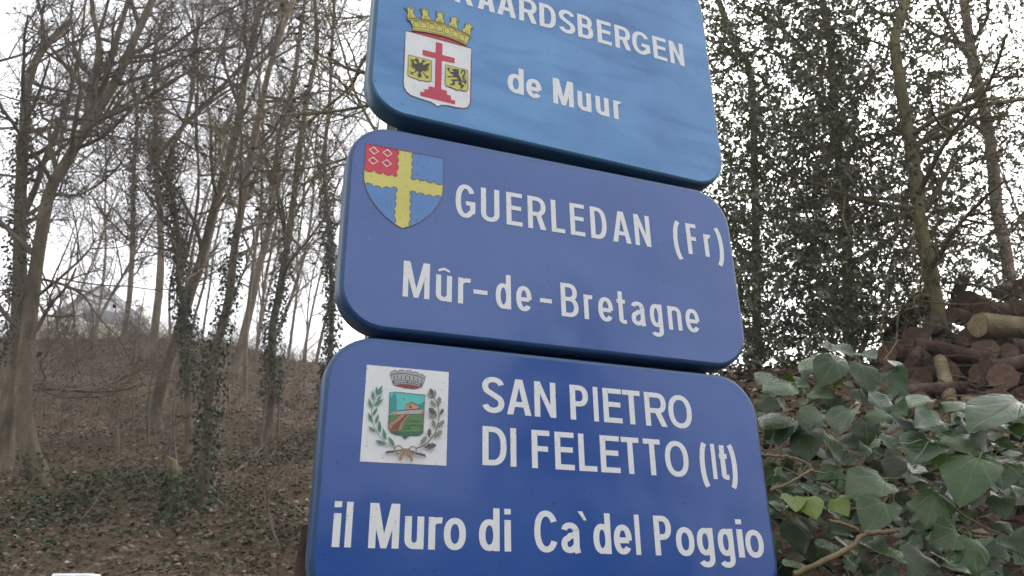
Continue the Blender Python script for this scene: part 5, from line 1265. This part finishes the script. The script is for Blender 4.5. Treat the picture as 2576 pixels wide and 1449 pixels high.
# saplings
sap = [(655, 1130, 40, -190), (700, 1095, 18, -230), (462, 1260, -14, -330), (700, 1330, 10, -160), (375, 1120, 25, -260), (760, 1120, -20, -200), (112, 1060, 6, -330), (715, 1390, -18, -200), (420, 1180, 3, -120), (335, 1080, 30, -350), (580, 1050, 20, -300), (235, 1010, -30, -250), (150, 1100, 20, -330), (300, 1160, -8, -210)]
for q, (x, y, dx, dy) in enumerate(sap):
    g_ = ground_at(x, y)
    tp = at(x + dx, y + dy, g_[1])
    C = catmull(np.array([g_ - [0, 0, .05], g_ * .5 + tp * .5 + rng.normal(0, .05, 3), tp]), 9)
    V, F = tubes(C[None], np.linspace(.013, .005, 9)[None] * rng.uniform(.7, 1.4), 5)
    g = Geo()
    g.add(V, F)
    c = children(C[None], np.linspace(.012, .004, 9)[None], 8, 40, 1, np.array([.45]), .35)
    P, Rr = grow(c[0], c[1], c[2], np.clip(c[3], .002, .005), 4, .15, .03)
    g.add(*tubes(P, Rr, 3))
    obj('sapling', g.mesh('sapling', [m_twig]), label='thin bare sapling growing on the leaf covered slope', category='sapling', group='saplings on the slope')
# fallen branches
fb = [([(590, 1195), (640, 1150), (672, 1112), (700, 1095)], .022, 'pale fallen branch leaning up the slope against the ivy collared trunk'),
      ([(690, 1108), (730, 1102), (775, 1125), (800, 1130)], .012, 'thin fallen branch arching off the pale fallen branch'),
      ([(0, 1324), (120, 1326), (260, 1326), (410, 1324)], .018, 'long fallen branch lying level near the bottom of the slope'),
      ([(523, 1240), (545, 1215), (570, 1200)], .016, 'short pale stick propped beside the foot of the ivy swathed tree'),
      ([(105, 1118), (140, 1113), (180, 1112)], .02, 'dark rotting branch right of the kinked foot'),
      ([(150, 1160), (190, 1158), (215, 1150)], .02, 'dark rotting branch lower down beside the kinked foot'),
      ([(210, 1345), (225, 1310), (232, 1290)], .012, 'small stick standing up from the leaves near the level branch'),
      ([(780, 1235), (640, 1255), (560, 1290)], .012, 'grey stick trailing down the slope towards the signs')]
for pts, r_, lab in fb:
    W = []
    for x, y in pts:
        p = ground_at(x, y)
        W.append(p + [0, 0, r_ * .6])
    Yb = W[0][1]
    C = catmull(np.array(W), 12)
    V, F = tubes(C[None], np.linspace(r_, r_ * .45, 12)[None] * (1 + rng.normal(0, .06, 12)), 7)
    g = Geo()
    g.add(V, F)
    c = children(C[None], np.linspace(r_, r_ * .5, 12)[None], 5, 45, 1, np.array([.35]), .2)
    P, Rr = grow(c[0], c[1], c[2], np.clip(c[3] * .6, .002, .008), 4, .18, .02)
    g.add(*tubes(P, Rr, 4))
    obj('fallen_branch', g.mesh('fallen_branch', [m_bark if 'dark' not in lab else m_twig], True), label=lab, category='branch')
# ivy grown stump
g_ = ground_at(418, 1318)
root = empty('tree_stump', g_, label='short stump hidden under a cone of ivy on the lower slope', category='stump')
C = catmull(np.array([g_ - [0, 0, .1], g_ + [0, 0, .4], at(422, 1150, g_[1])]), 10)
ln = np.concatenate([[0], np.cumsum(np.linalg.norm(np.diff(C, axis=0), axis=1))])
rad = np.linspace(.04, .008, 10)
V, F = tubes(C[None], rad[None], 9)
obj('trunk', mesh_np('trunk', V - g_, F, [m_bark_moss], True), root)
V, F = ivy_on(C, rad, ln, 0, .8, 330, .055, (.03, .055))
obj('ivy_leaves', mesh_np('ivy_leaves', V - g_, F, [m_ground_ivy]), root, kind='stuff')

# ------------------------------------------------------------------ house on the hill
YH_ = 45.
m_cream = M('cream render', (.66, .60, .47), .9, .2, 1.5)
m_gable = M('pale boarded gable', (.66, .60, .57), .9, .2, 1.5)
m_slate = M('dark slate', [(.3, (.17, .172, .185)), (.7, (.21, .212, .225))], .7, .3, 3)
m_slate2 = M('grey violet roof tiles', [(.3, (.19, .185, .205)), (.7, (.24, .235, .255))], .7, .3, 3)
m_trim = M('white trim', (.75, .74, .70), .7, .3, 5)
m_glass = M('window glass', (.03, .035, .04), .1, .6, 1)
hb_ = at(215, 850, YH_)
house = empty('house', (hb_[0], YH_, float(H(hb_[0], YH_))), label='cream house with dark slate roofs and white lettering, seen through the trees', category='house')
ho = np.array(house.location)


def hp(px, py, dy=0.):
    return at(px, py, YH_ + dy) - ho


def slab(name, quad, depth, mat, parent=house):
    """a thick panel: four points of its front and a depth along the house's axis"""
    q = np.array(quad)
    V = np.concatenate([q, q + np.array([0, depth, 0])])
    n = len(q)
    i = np.arange(n)
    j = (i + 1) % n
    return obj(name, mesh_np(name, V, [i[None, ::-1], (i + n)[None], np.stack([i, j, j + n, i + n], 1)], [mat]), parent)


zg = -1.
dn = lambda p: np.array([p[0], p[1], zg])
A_, B_, Cc = hp(135, 800), hp(252, 719), hp(318, 800)
slab('wall', [dn(A_), dn(Cc), Cc, A_], 8., m_cream)
slab('gable', [hp(150, 797, -.05), hp(316, 797, -.05), hp(252, 724, -.05)], 7.9, m_gable)
for nm, e0, e1 in (('roof', hp(92, 818, -.25), hp(253, 716, -.25)), ('roof', hp(252, 715, -.25), hp(335, 815, -.25))):
    up_ = np.array([0, 0, .10])
    slab(nm, [e0, e1, e1 + up_, e0 + up_], 8.8, m_slate)
ms = slab('sign_roof', [hp(208, 806, -2.2), hp(306, 818, -2.2), hp(314, 770, -1.2), hp(213, 748, -1.2)], .5, m_slate)
slab('sign_roof_gutter', [hp(205, 812, -2.4), hp(308, 824, -2.4), hp(308, 820, -2.4), hp(205, 808, -2.4)], .25, m_trim)
slab('wing_wall', [dn(hp(96, 800, -1.5)), dn(hp(205, 800, -1.5)), hp(205, 806, -1.5), hp(96, 795, -1.5)], 5., m_cream)
slab('wing_trim', [hp(94, 832, -1.62), hp(300, 842, -1.62), hp(300, 839, -1.62), hp(94, 829, -1.62)], .1, m_trim)
slab('side_roof', [hp(300, 860, -.3), hp(372, 868, -.3), hp(352, 792, 2.5), hp(312, 768, 2.5)], .4, m_slate2)
slab('chimney', [hp(343, 800, 2.0), hp(357, 800, 2.0), hp(357, 766, 2.0), hp(343, 766, 2.0)], 1.2, m_trim)
for x0, x1, y0, y1 in ((185, 196, 832, 851), (204, 214, 834, 852), (222, 231, 836, 853), (120, 132, 806, 822), (150, 162, 808, 824), (268, 282, 832, 850)):
    w_ = slab('window', [hp(x0, y1, -1.7), hp(x1, y1, -1.7), hp(x1, y0, -1.7), hp(x0, y0, -1.7)], .12, m_trim)
    slab('pane', [hp(x0 + 1.5, y1 - 2, -1.75), hp(x1 - 1.5, y1 - 2, -1.75), hp(x1 - 1.5, y0 + 2, -1.75), hp(x0 + 1.5, y0 + 2, -1.75)], .06, m_glass, w_)
# white letters along the slate front
a0, a1 = hp(214, 771, -1.9), hp(298, 792, -2.1)
txt = [('T', 0), ('S', .1), ('S', .25), ('N', .36), ('F', .46), ('L', .56), ('R', .66), ('I', .77), ('E', .84), ('N', .93)]
ux = nrm(a1 - a0)
uz = nrm(hp(213, 748, -1.2) - hp(208, 806, -2.2))
un = nrm(np.cross(ux, uz))
Ls = np.linalg.norm(a1 - a0)
for ch, f in txt:
    me = letter_mesh(ch, .17 if ch != 'I' else .06, .36, .065, 0.)
    o = bpy.data.objects.new('letter', me)
    p = a0 + ux * Ls * f + un * .12
    o.matrix_local = Matrix(((ux[0], -un[0], uz[0], p[0]), (ux[1], -un[1], uz[1], p[1]), (ux[2], -un[2], uz[2], p[2]), (0, 0, 0, 1)))
    link(o, ms)

# ------------------------------------------------------------------ white marker post and wooden stake
pm = at(194, 1444, 3.0)
g_ = gpt(pm[0], 3.0)
root = empty('marker_post', g_, label='white marker post whose flat top just shows at the foot of the slope', category='post')
h_ = pm[2] - g_[2] - .0
w_ = .066
prof = np.array([(-w_, -.05), (w_, -.05), (w_ + .004, 0), (w_, .05), (-w_, .05), (-w_ - .004, 0)])
V = np.concatenate([np.column_stack([prof * s_, np.full(6, z_)]) for z_, s_ in ((-.2, 1), (h_ - .01, 1), (h_, .94))])
i = np.arange(6)
j = (i + 1) % 6
m_wp = flat_mat('white post paint', (.80, .81, .82), .4, .4)
obj('body', mesh_np('body', V, [np.concatenate([np.stack([i + a, j + a, j + a + 6, i + a + 6], 1) for a in (0, 6)]), (i + 12)[None]], [m_wp]), root)
v_, f_ = box(-.03, .03, -.058, -.0505, h_ - .30, h_ - .16)
obj('reflector', mesh_np('reflector', v_, f_, [flat_mat('amber reflector', (.55, .16, .03), .2, .6)]), root)
ps = at(792, 1330, 1.62)
gs = gpt(ps[0], ps[1])
root = empty('wooden_stake', gs, label='old brown wooden stake peeping out behind the corner of the deep blue sign', category='stake')
C = np.array([[gs + [0.0, 0, -.3], gs, at(786, 1420, 1.62), at(795, 1322, 1.62)]]) - gs
V, F = tubes(C, np.array([[.034, .034, .032, .027]]), 9)
obj('shaft', mesh_np('shaft', V + rng.normal(0, .0015, V.shape), F, [m_log], True), root)
c = C[0, -1]
V2 = np.concatenate([V[-9:], [c + [0, 0, .012]]])
obj('top', mesh_np('top', V2, np.stack([np.arange(9), (np.arange(9) + 1) % 9, np.full(9, 9)], 1), [m_cut]), root)

# ------------------------------------------------------------------ ivy in front of the pile
def ivy_leaf_material(name, dark, light, vein, rough=.34):
    m, t, b, N, L = nodes_of(name)
    b.inputs['Specular IOR Level'].default_value = .36
    tc = N.new('ShaderNodeTexCoord')
    sp = N.new('ShaderNodeSeparateXYZ')
    L.new(tc.outputs['Object'], sp.inputs[0])

    def mth(op, a, b_=None):
        q = N.new('ShaderNodeMath')
        q.operation = op
        for i_, s_ in enumerate((a, b_)):
            if s_ is None:
                continue
            if isinstance(s_, (int, float)):
                q.inputs[i_].default_value = s_
            else:
                L.new(s_, q.inputs[i_])
        return q.outputs[0]
    ax = mth('ABSOLUTE', sp.outputs[0])
    ang = mth('ARCTAN2', ax, mth('ADD', sp.outputs[1], .03))
    rad_ = mth('SQRT', mth('ADD', mth('MULTIPLY', ax, ax), mth('MULTIPLY', sp.outputs[1], sp.outputs[1])))
    dist = None
    for a_ in (0, .55, 1.15):
        d_ = mth('MULTIPLY', mth('ABSOLUTE', mth('SUBTRACT', ang, a_)), rad_)
        dist = d_ if dist is None else mth('MINIMUM', dist, d_)
    # side veins leaving the midrib
    sv = mth('ABSOLUTE', mth('SUBTRACT', mth('FRACT', mth('MULTIPLY', mth('SUBTRACT', sp.outputs[1], mth('MULTIPLY', ax, .9)), 6.)), .5))
    dist = mth('MINIMUM', dist, mth('ADD', mth('MULTIPLY', sv, .16), .012))
    rv = ramp(t, [(.006, (1, 1, 1)), (.02, (0, 0, 0))])
    L.new(dist, rv.inputs[0])
    nz = noise(t, 7, 5, .6)
    oi = N.new('ShaderNodeObjectInfo')
    mixn = mth('ADD', mth('MULTIPLY', nz.outputs[0], .6), mth('MULTIPLY', oi.outputs['Random'], .5))
    r = ramp(t, [(.3, dark), (.75, light)])
    L.new(mixn, r.inputs[0])
    mx = N.new('ShaderNodeMix')
    mx.data_type = 'RGBA'
    L.new(mth('MULTIPLY', rv.outputs[0], .4), mx.inputs[0])
    L.new(r.outputs[0], mx.inputs[6])
    mx.inputs[7].default_value = (*vein, 1)
    L.new(mx.outputs[2], b.inputs['Base Color'])
    rr_ = ramp(t, [(.3, (rough * .85,) * 3), (.7, (rough * 1.2,) * 3)])
    L.new(nz.outputs[0], rr_.inputs[0])
    L.new(rr_.outputs[0], b.inputs['Roughness'])
    bp_ = N.new('ShaderNodeBump')
    bp_.inputs['Strength'].default_value = .18
    bp_.inputs['Distance'].default_value = .03
    L.new(mth('ADD', mth('MULTIPLY', rv.outputs[0], -.5), mth('MULTIPLY', nz.outputs[0], .3)), bp_.inputs['Height'])
    L.new(bp_.outputs[0], b.inputs['Normal'])
    tr = N.new('ShaderNodeBsdfTranslucent')
    tr.inputs[0].default_value = (light[0] * 1.6, light[1] * 1.8, light[2] * .7, 1)
    ms_ = N.new('ShaderNodeMixShader')
    ms_.inputs[0].default_value = .18
    L.new(b.outputs[0], ms_.inputs[1])
    L.new(tr.outputs[0], ms_.inputs[2])
    L.new(ms_.outputs[0], N['Material Output'].inputs[0])
    return m


m_iv = ivy_leaf_material('ivy leaf', (.019, .042, .012), (.042, .078, .025), (.11, .16, .05), .24)
m_iv_old = ivy_leaf_material('old ivy leaf', (.014, .026, .010), (.030, .048, .020), (.06, .08, .035), .4)
m_iv_new = ivy_leaf_material('young ivy leaf', (.09, .14, .025), (.15, .21, .045), (.25, .30, .10))
m_stem = M('ivy stem', [(.3, (.13, .10, .05)), (.7, (.26, .20, .12))], .8, .25, 12)
m_petiole = M('ivy leaf stalk', (.16, .17, .06), .6, .3, 12)


def ivy_leaf(name, mat, cup, droop, lobe, skew):
    rows = [(0., .19), (.09, .36), (.22, .44), (.38, .45), (.56, .37), (.74, .24), (.89, .11)]
    V, F = [], []
    for y_, hw in rows:
        for s_ in (-1, -.55, 0, .55, 1):
            x_ = hw * s_ * (1 + skew * s_)
            yy = y_ - (abs(s_) ** 2) * (.09 if y_ < .05 else .04 if y_ < .2 else 0) + lobe * abs(s_) * (1 if .15 < y_ < .3 else 0) * -.1
            V.append((x_, yy, cup * abs(x_) ** 1.3 - droop * y_ * y_ + .03 * math.sin(y_ * 9 + 2 * s_)))
    V.append((0, 1., -droop))
    for r_ in range(6):
        for c_ in range(4):
            F.append((r_ * 5 + c_, r_ * 5 + c_ + 1, r_ * 5 + c_ + 6, r_ * 5 + c_ + 5))
    T_ = [(30 + c_, 31 + c_, 35) for c_ in range(4)]
    C_ = np.array([[[0, .02, -.005], [0, -.16, .01], [0, -.36, -.10], [.02, -.5, -.28]]])
    V2, F2 = tubes(C_, np.array([[.012, .014, .015, .016]]), 3)
    nv = len(V)
    return mesh_np(name, np.concatenate([np.array(V), V2]), [np.array(F), np.array(T_), F2 + nv], [mat, m_petiole], True, [0] * (len(F) + 4) + [1] * len(F2))


PRO = {k_: [ivy_leaf('leaf', m_, c_, d_, l_, s_) for c_, d_, l_, s_ in ((.35, .12, .2, 0), (.15, .25, .5, .05), (.6, .05, .3, -.04), (-.25, .2, .2, .03))] for k_, m_ in (('g', m_iv), ('d', m_iv_old), ('n', m_iv_new))}
ivy = empty('ivy_bush', gpt(1.0, 1.9), label='bushy ivy with broad glossy leaves on the bank beside the deep blue sign', category='ivy')
ib = np.array(ivy.location)
z11 = lambda p: ((2700 + p[0] * .4425) / 1.49068, (1200 + p[1] * .4425) / 1.49068)
z12 = lambda p: ((2800 + p[0] * .4037) / 1.49068, (1600 + p[1] * .4037) / 1.49068)
HERO = [  # stalk end, tip, width in the zoomed picture, distance, kind
    (z11, (985, 330), (835, 560), 245, 1.66, 'g'), (z11, (1190, 360), (1300, 625), 205, 1.67, 'g'), (z11, (1400, 440), (1595, 620), 230, 1.70, 'g'), (z11, (610, 535), (365, 560), 110, 1.64, 'g'), (z11, (625, 535), (765, 560), 90, 1.66, 'g'),
    (z11, (975, 205), (1165, 290), 90, 1.72, 'g'), (z11, (990, 290), (845, 200), 40, 1.72, 'g'), (z11, (980, 290), (660, 375), 120, 1.75, 'g'), (z11, (1180, 280), (1330, 310), 60, 1.72, 'g'), (z11, (1430, 340), (1630, 440), 50, 1.70, 'g'),
    (z11, (1110, 745), (980, 980), 175, 1.60, 'g'), (z11, (1225, 800), (1480, 800), 140, 1.58, 'g'), (z11, (1240, 840), (1245, 1065), 195, 1.63, 'g'), (z11, (850, 775), (665, 840), 135, 1.62, 'g'), (z11, (770, 610), (965, 660), 150, 1.68, 'g'),
    (z11, (1890, 690), (2150, 740), 105, 1.62, 'g'), (z11, (1810, 680), (1555, 715), 80, 1.63, 'g'), (z11, (2576, 690), (2065, 820), 215, 1.52, 'g'), (z11, (1900, 860), (1640, 900), 150, 1.58, 'g'), (z11, (2200, 1030), (1895, 985), 165, 1.52, 'g'),
    (z11, (1800, 1000), (1610, 1195), 210, 1.56, 'g'), (z12, (2170, 275), (1940, 665), 370, 1.48, 'g'), (z12, (1285, 690), (1085, 1015), 330, 1.50, 'g'), (z12, (1785, 600), (1655, 895), 290, 1.52, 'g'), (z12, (1960, 960), (1700, 1080), 300, 1.46, 'g'),
    (z12, (1285, 485), (945, 560), 220, 1.56, 'g'), (z12, (635, 480), (990, 470), 170, 1.58, 'g'), (z12, (575, 640), (640, 840), 225, 1.53, 'n'), (z12, (415, 640), (465, 775), 120, 1.55, 'n'), (z12, (830, 660), (925, 800), 180, 1.55, 'n'),
    (z12, (1100, 640), (985, 690), 90, 1.57, 'n'), (z12, (2080, 1020), (2180, 1400), 300, 1.45, 'g'), (z12, (2320, 290), (2395, 575), 255, 1.50, 'g'), (z12, (2350, 640), (2400, 815), 260, 1.47, 'd'), (z12, (2290, 150), (2515, 215), 125, 1.50, 'g'),
    (z12, (420, 850), (565, 1195), 290, 1.62, 'd'), (z11, (760, 930), (735, 1195), 220, 1.64, 'd'), (z11, (905, 960), (1065, 1225), 110, 1.58, 'g'), (z12, (1100, 1080), (1275, 1185), 110, 1.50, 'g'), (z12, (1335, 1120), (1490, 1230), 90, 1.48, 'g'),
    (z12, (870, 1040), (1040, 1190), 90, 1.52, 'g'), (z12, (540, 530), (660, 590), 60, 1.58, 'g'), (z12, (1810, 1210), (1950, 1290), 70, 1.46, 'g'), (z11, (560, 800), (350, 860), 100, 1.68, 'g'), (z11, (610, 850), (470, 1050), 150, 1.67, 'd'),
    (z11, (470, 480), (320, 500), 60, 1.70, 'g'), (z11, (590, 510), (590, 440), 60, 1.68, 'g'), (z11, (1450, 680), (1300, 660), 90, 1.64, 'g'), (z11, (1460, 720), (1580, 800), 130, 1.62, 'g'), (z11, (1560, 830), (1640, 960), 100, 1.62, 'd'),
    (z11, (2400, 880), (2560, 1010), 110, 1.50, 'g'), (z11, (2040, 780), (2120, 830), 40, 1.56, 'g'), (z11, (2080, 870), (1990, 950), 160, 1.56, 'g'), (z11, (2270, 1060), (2160, 980), 90, 1.52, 'g'), (z12, (900, 1180), (1010, 1300), 70, 1.5, 'g'),
    (z12, (380, 1230), (560, 1300), 60, 1.56, 'g'), (z12, (720, 740), (870, 850), 60, 1.56, 'g'), (z12, (1480, 300), (1300, 420), 140, 1.60, 'd'), (z12, (1700, 420), (1500, 430), 60, 1.56, 'g'), (z12, (740, 1060), (880, 1150), 60, 1.53, 'g'),
    (z12, (1230, 1330), (1420, 1380), 120, 1.46, 'd'), (z12, (1650, 1180), (1560, 1330), 180, 1.47, 'd'), (z12, (2450, 1000), (2576, 1180), 220, 1.44, 'd'), (z12, (2300, 880), (2480, 960), 120, 1.47, 'd'), (z11, (1000, 1000), (1180, 1090), 140, 1.70, 'd'), (z11, (850, 600), (900, 720), 160, 1.72, 'g')]


def put_leaf(me, A, B, wfrac, roll=None):
    """leaf from stalk end A to tip B, turned about its length until it looks wfrac as wide as when flat on"""
    Lv = B - A
    ln_ = np.linalg.norm(Lv)
    Yx = Lv / ln_
    view = nrm(np.array([0, 0, EYE]) - A)
    n0 = nrm(view - (view @ Yx) * Yx)
    upn = np.array([0, 0, 1.])
    sgn = 1 if (np.cross(Yx, n0) @ upn) < 0 else -1
    th = math.acos(max(.12, min(1, wfrac)))
    side = np.cross(Yx, n0)
    # lean the upper side towards the sky
    Zx = n0 * math.cos(th) + side * math.sin(th) * (1 if side @ upn > 0 else -1)
    Zx = nrm(Zx)
    Xx = np.cross(Yx, Zx)
    o = bpy.data.objects.new('leaf', me)
    p = A - ib
    s_ = ln_
    o.matrix_local = Matrix(((Xx[0] * s_, Yx[0] * s_, Zx[0] * s_, p[0]), (Xx[1] * s_, Yx[1] * s_, Zx[1] * s_, p[1]), (Xx[2] * s_, Yx[2] * s_, Zx[2] * s_, p[2]), (0, 0, 0, 1)))
    link(o, ivy)
    return o


for q, (zf, a_, b_, w_, Y_, kd) in enumerate(HERO):
    Y_ = Y_ + .12
    A, B = at(*zf(a_), Y_ + .02), at(*zf(b_), Y_ - rng.uniform(.01, .05))
    nat = math.hypot(a_[0] - b_[0], a_[1] - b_[1]) * .92
    mid_ = (A + B) / 2
    A, B = mid_ + (A - mid_) * .88, mid_ + (B - mid_) * .88
    put_leaf(PRO[kd][q % 4], A, B, w_ / nat)
# leaves further back in the bush
for q in range(232):
    x_ = rng.uniform(1900, 2640)
    top_ = np.interp(x_, [1900, 1960, 2060, 2170, 2250, 2330, 2450, 2576, 2700], [960, 940, 880, 885, 960, 1010, 1030, 1000, 1000])
    y_ = rng.uniform(top_ + 15, 1560)
    Y_ = rng.uniform(1.85, 2.5) if rng.random() < .8 else rng.uniform(1.5, 1.7)
    if Y_ < 1.7 and y_ < 1450:
        Y_ += .3
    A = at(x_, y_, Y_)
    if A[2] < H(A[0], A[1]) - .02:
        A[2] = H(A[0], A[1]) + .03
    d = nrm(np.array([rng.normal(0, .7), rng.normal(-.4, .4), rng.normal(-.35, .45)]))
    s_ = rng.uniform(.03, .06)
    kd = 'd' if rng.random() < .6 else 'g'
    put_leaf(PRO[kd][q % 4], A, A + d * s_, rng.uniform(.25, 1))
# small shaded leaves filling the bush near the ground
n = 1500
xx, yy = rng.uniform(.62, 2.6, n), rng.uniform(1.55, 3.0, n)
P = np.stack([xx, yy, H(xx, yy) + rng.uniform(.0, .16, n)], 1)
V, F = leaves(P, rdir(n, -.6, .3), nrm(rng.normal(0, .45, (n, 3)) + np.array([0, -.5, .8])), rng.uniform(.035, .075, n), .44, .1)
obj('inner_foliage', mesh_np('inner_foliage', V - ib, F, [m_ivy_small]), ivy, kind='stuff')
# stems
ST = [(z12, [(160, 262), (290, 275), (420, 292), (560, 340), (625, 405)], 14, 9, 1.66), (z12, [(215, 592), (400, 520), (520, 450), (610, 405), (735, 440)], 15, 8, 1.64), (z12, [(430, 1375), (600, 1300), (760, 1222), (950, 1130), (1050, 1040), (1105, 990)], 26, 19, 1.58),
      (z12, [(1095, 990), (1200, 985), (1300, 975), (1415, 962)], 25, 20, 1.6), (z12, [(755, 868), (880, 900), (1060, 962)], 14, 15, 1.6), (z12, [(1155, 308), (1260, 320), (1375, 327)], 9, 9, 1.68), (z12, [(420, 285), (520, 370), (640, 500), (800, 580)], 6, 5, 1.62),
      (z12, [(265, 0), (240, 110), (200, 250), (185, 330)], 6, 5, 1.66), (z11, [(930, 560), (1010, 470), (1090, 380), (1110, 300)], 12, 8, 1.72), (z11, [(1230, 780), (1200, 650), (1170, 520), (1120, 400)], 9, 6, 1.72), (z11, [(1390, 340), (1450, 270), (1490, 180), (1500, 100)], 8, 5, 1.9),
      (z11, [(1420, 280), (1400, 230), (1375, 185)], 6, 4, 1.9), (z11, [(700, 740), (760, 700), (850, 650), (950, 560)], 10, 9, 1.7), (z11, [(2576, 940), (2500, 880), (2440, 860)], 9, 7, 1.56), (z12, [(1500, 590), (1490, 520), (1450, 480), (1290, 485)], 9, 6, 1.58), (z12, [(1960, 960), (2100, 1010), (2250, 1030)], 9, 9, 1.55), (z12, [(1880, 720), (2080, 860), (2230, 940), (2400, 1010)], 12, 8, 1.66)]
for zf, pts, r0_, r1_, Y_ in ST:
    C = catmull(np.array([at(*zf(p), Y_ + (.12 if r0_ < 13 else .0)) for p in pts]), 16)
    k_ = (.4037 if zf is z12 else .4425) * Y_ / FPX
    C = C + rng.normal(0, .0012, C.shape)
    V, F = tubes(C[None], np.linspace(r0_, r1_, 16)[None] * k_ * (1 + rng.normal(0, .05, 16)), 8)
    obj('stem', mesh_np('stem', V - ib, F, [m_stem], True), ivy)
# dead needles, twigs and bits under the ivy
n = 700
xx, yy = rng.uniform(.5, 2.4, n), rng.uniform(1.5, 3.2, n)
P0 = np.stack([xx, yy, H(xx, yy) + rng.uniform(0, .12, n)], 1)
P, Rr = grow(P0, rdir(n, -.3, .6), rng.uniform(.06, .3, n), rng.uniform(.001, .003, n), 4, .15, 0)
V, F = tubes(P, Rr, 3)
obj('bank_twigs', mesh_np('bank_twigs', V, F, [m_straw]), label='fine dead twigs and straw on the bank under the ivy', category='twigs', kind='stuff')

# evergreen hedge on the far side of the lane, behind the photographer; it mirrors faintly in the lower board
n = 15000
x = rng.uniform(-16, 16, n)
zt = 3.3 + .5 * vnoise(x, x * 0, .8) + .3 * vnoise(x, x * 0, 2.9)
z = rng.random(n) ** .8 * zt
P = np.stack([x, -8.6 + rng.normal(0, .25, n) - .5 * rng.random(n) + .25 * vnoise(x, z, 1.6), z], 1)
V, F = leaves(P, rdir(n, -.6, .6), nrm(rng.normal(0, .5, (n, 3)) + np.array([0, .5, .6])), rng.uniform(.14, .26, n), .3, .12)
root = empty('hedge', (0, -8.8, 0), label='tall clipped evergreen hedge across the lane', category='hedge')
obj('foliage', mesh_np('foliage', V - np.array([0, -8.8, 0]), F, [m_holly]), root, kind='stuff')
xs = np.linspace(-16, 16, 33)
zt = 2.9 + .5 * vnoise(xs, xs * 0, .8)
V = np.concatenate([np.stack([xs, np.full(33, yy), zz], 1) for yy, zz in ((-.35, xs * 0), (-.25, zt), (.25 - .6, zt), (-.75, xs * 0))])
k = np.arange(32)
obj('branch_core', mesh_np('branch_core', V, np.concatenate([np.stack([k + a * 33, k + 1 + a * 33, k + 34 + a * 33, k + 33 + a * 33], 1) for a in range(3)]), [m_twig]), root)

# tall yew beside the lane, behind the photographer to the right
yb_ = np.array([10.2, -8.4, 0.])
root = empty('yew_tree', yb_, label='tall dark yew standing at the end of the hedge across the lane', category='tree')
C = catmull(np.array([[0, 0, -.2], [.05, 0, 2.5], [0, .05, 5], [.05, 0, 7.4]]), 10)
V, F = tubes(C[None], np.linspace(.22, .03, 10)[None], 10)
obj('trunk', mesh_np('trunk', V, F, [m_bark], True), root)
n = 9000
z = .3 + 7.4 * rng.random(n) ** 1.2
rad = (1.9 * (1 - z / 8.1) ** .7 + .1) * (1 + .25 * vnoise(z * 3, z, 1.3)) * np.sqrt(rng.uniform(.25, 1, n))
a = rng.uniform(0, 2 * np.pi, n)
rad = rad * (1 + .22 * np.sin(a * 3 + z * 2.1))
P = np.stack([rad * np.cos(a), rad * np.sin(a), z], 1)
V, F = leaves(P, nrm(np.stack([np.cos(a), np.sin(a), rng.normal(-.1, .4, n)], 1)), rdir(n, .1, 1), rng.uniform(.2, .4, n), .22, .1)
obj('crown', mesh_np('crown', V, F, [m_holly]), root)

# ------------------------------------------------------------------ thin haze, added to lift the dark tones like lens glare
m_veil = bpy.data.materials.new('pale glare veil')
m_veil.use_nodes = True
t = m_veil.node_tree
t.nodes.clear()
pv = t.nodes.new('ShaderNodeVolumePrincipled')
pv.inputs['Color'].default_value = (.97, .96, .96, 1)
pv.inputs['Density'].default_value = .003
pv.inputs['Anisotropy'].default_value = .3
ot = t.nodes.new('ShaderNodeOutputMaterial')
t.links.new(pv.outputs[0], ot.inputs['Volume'])
v_, f_ = box(-330, 330, -305, 810, -2, 34)
obj('haze', mesh_np('haze', v_, f_, [m_veil]), kind='stuff', label='thin pale haze added to veil the dark woods', category='haze')
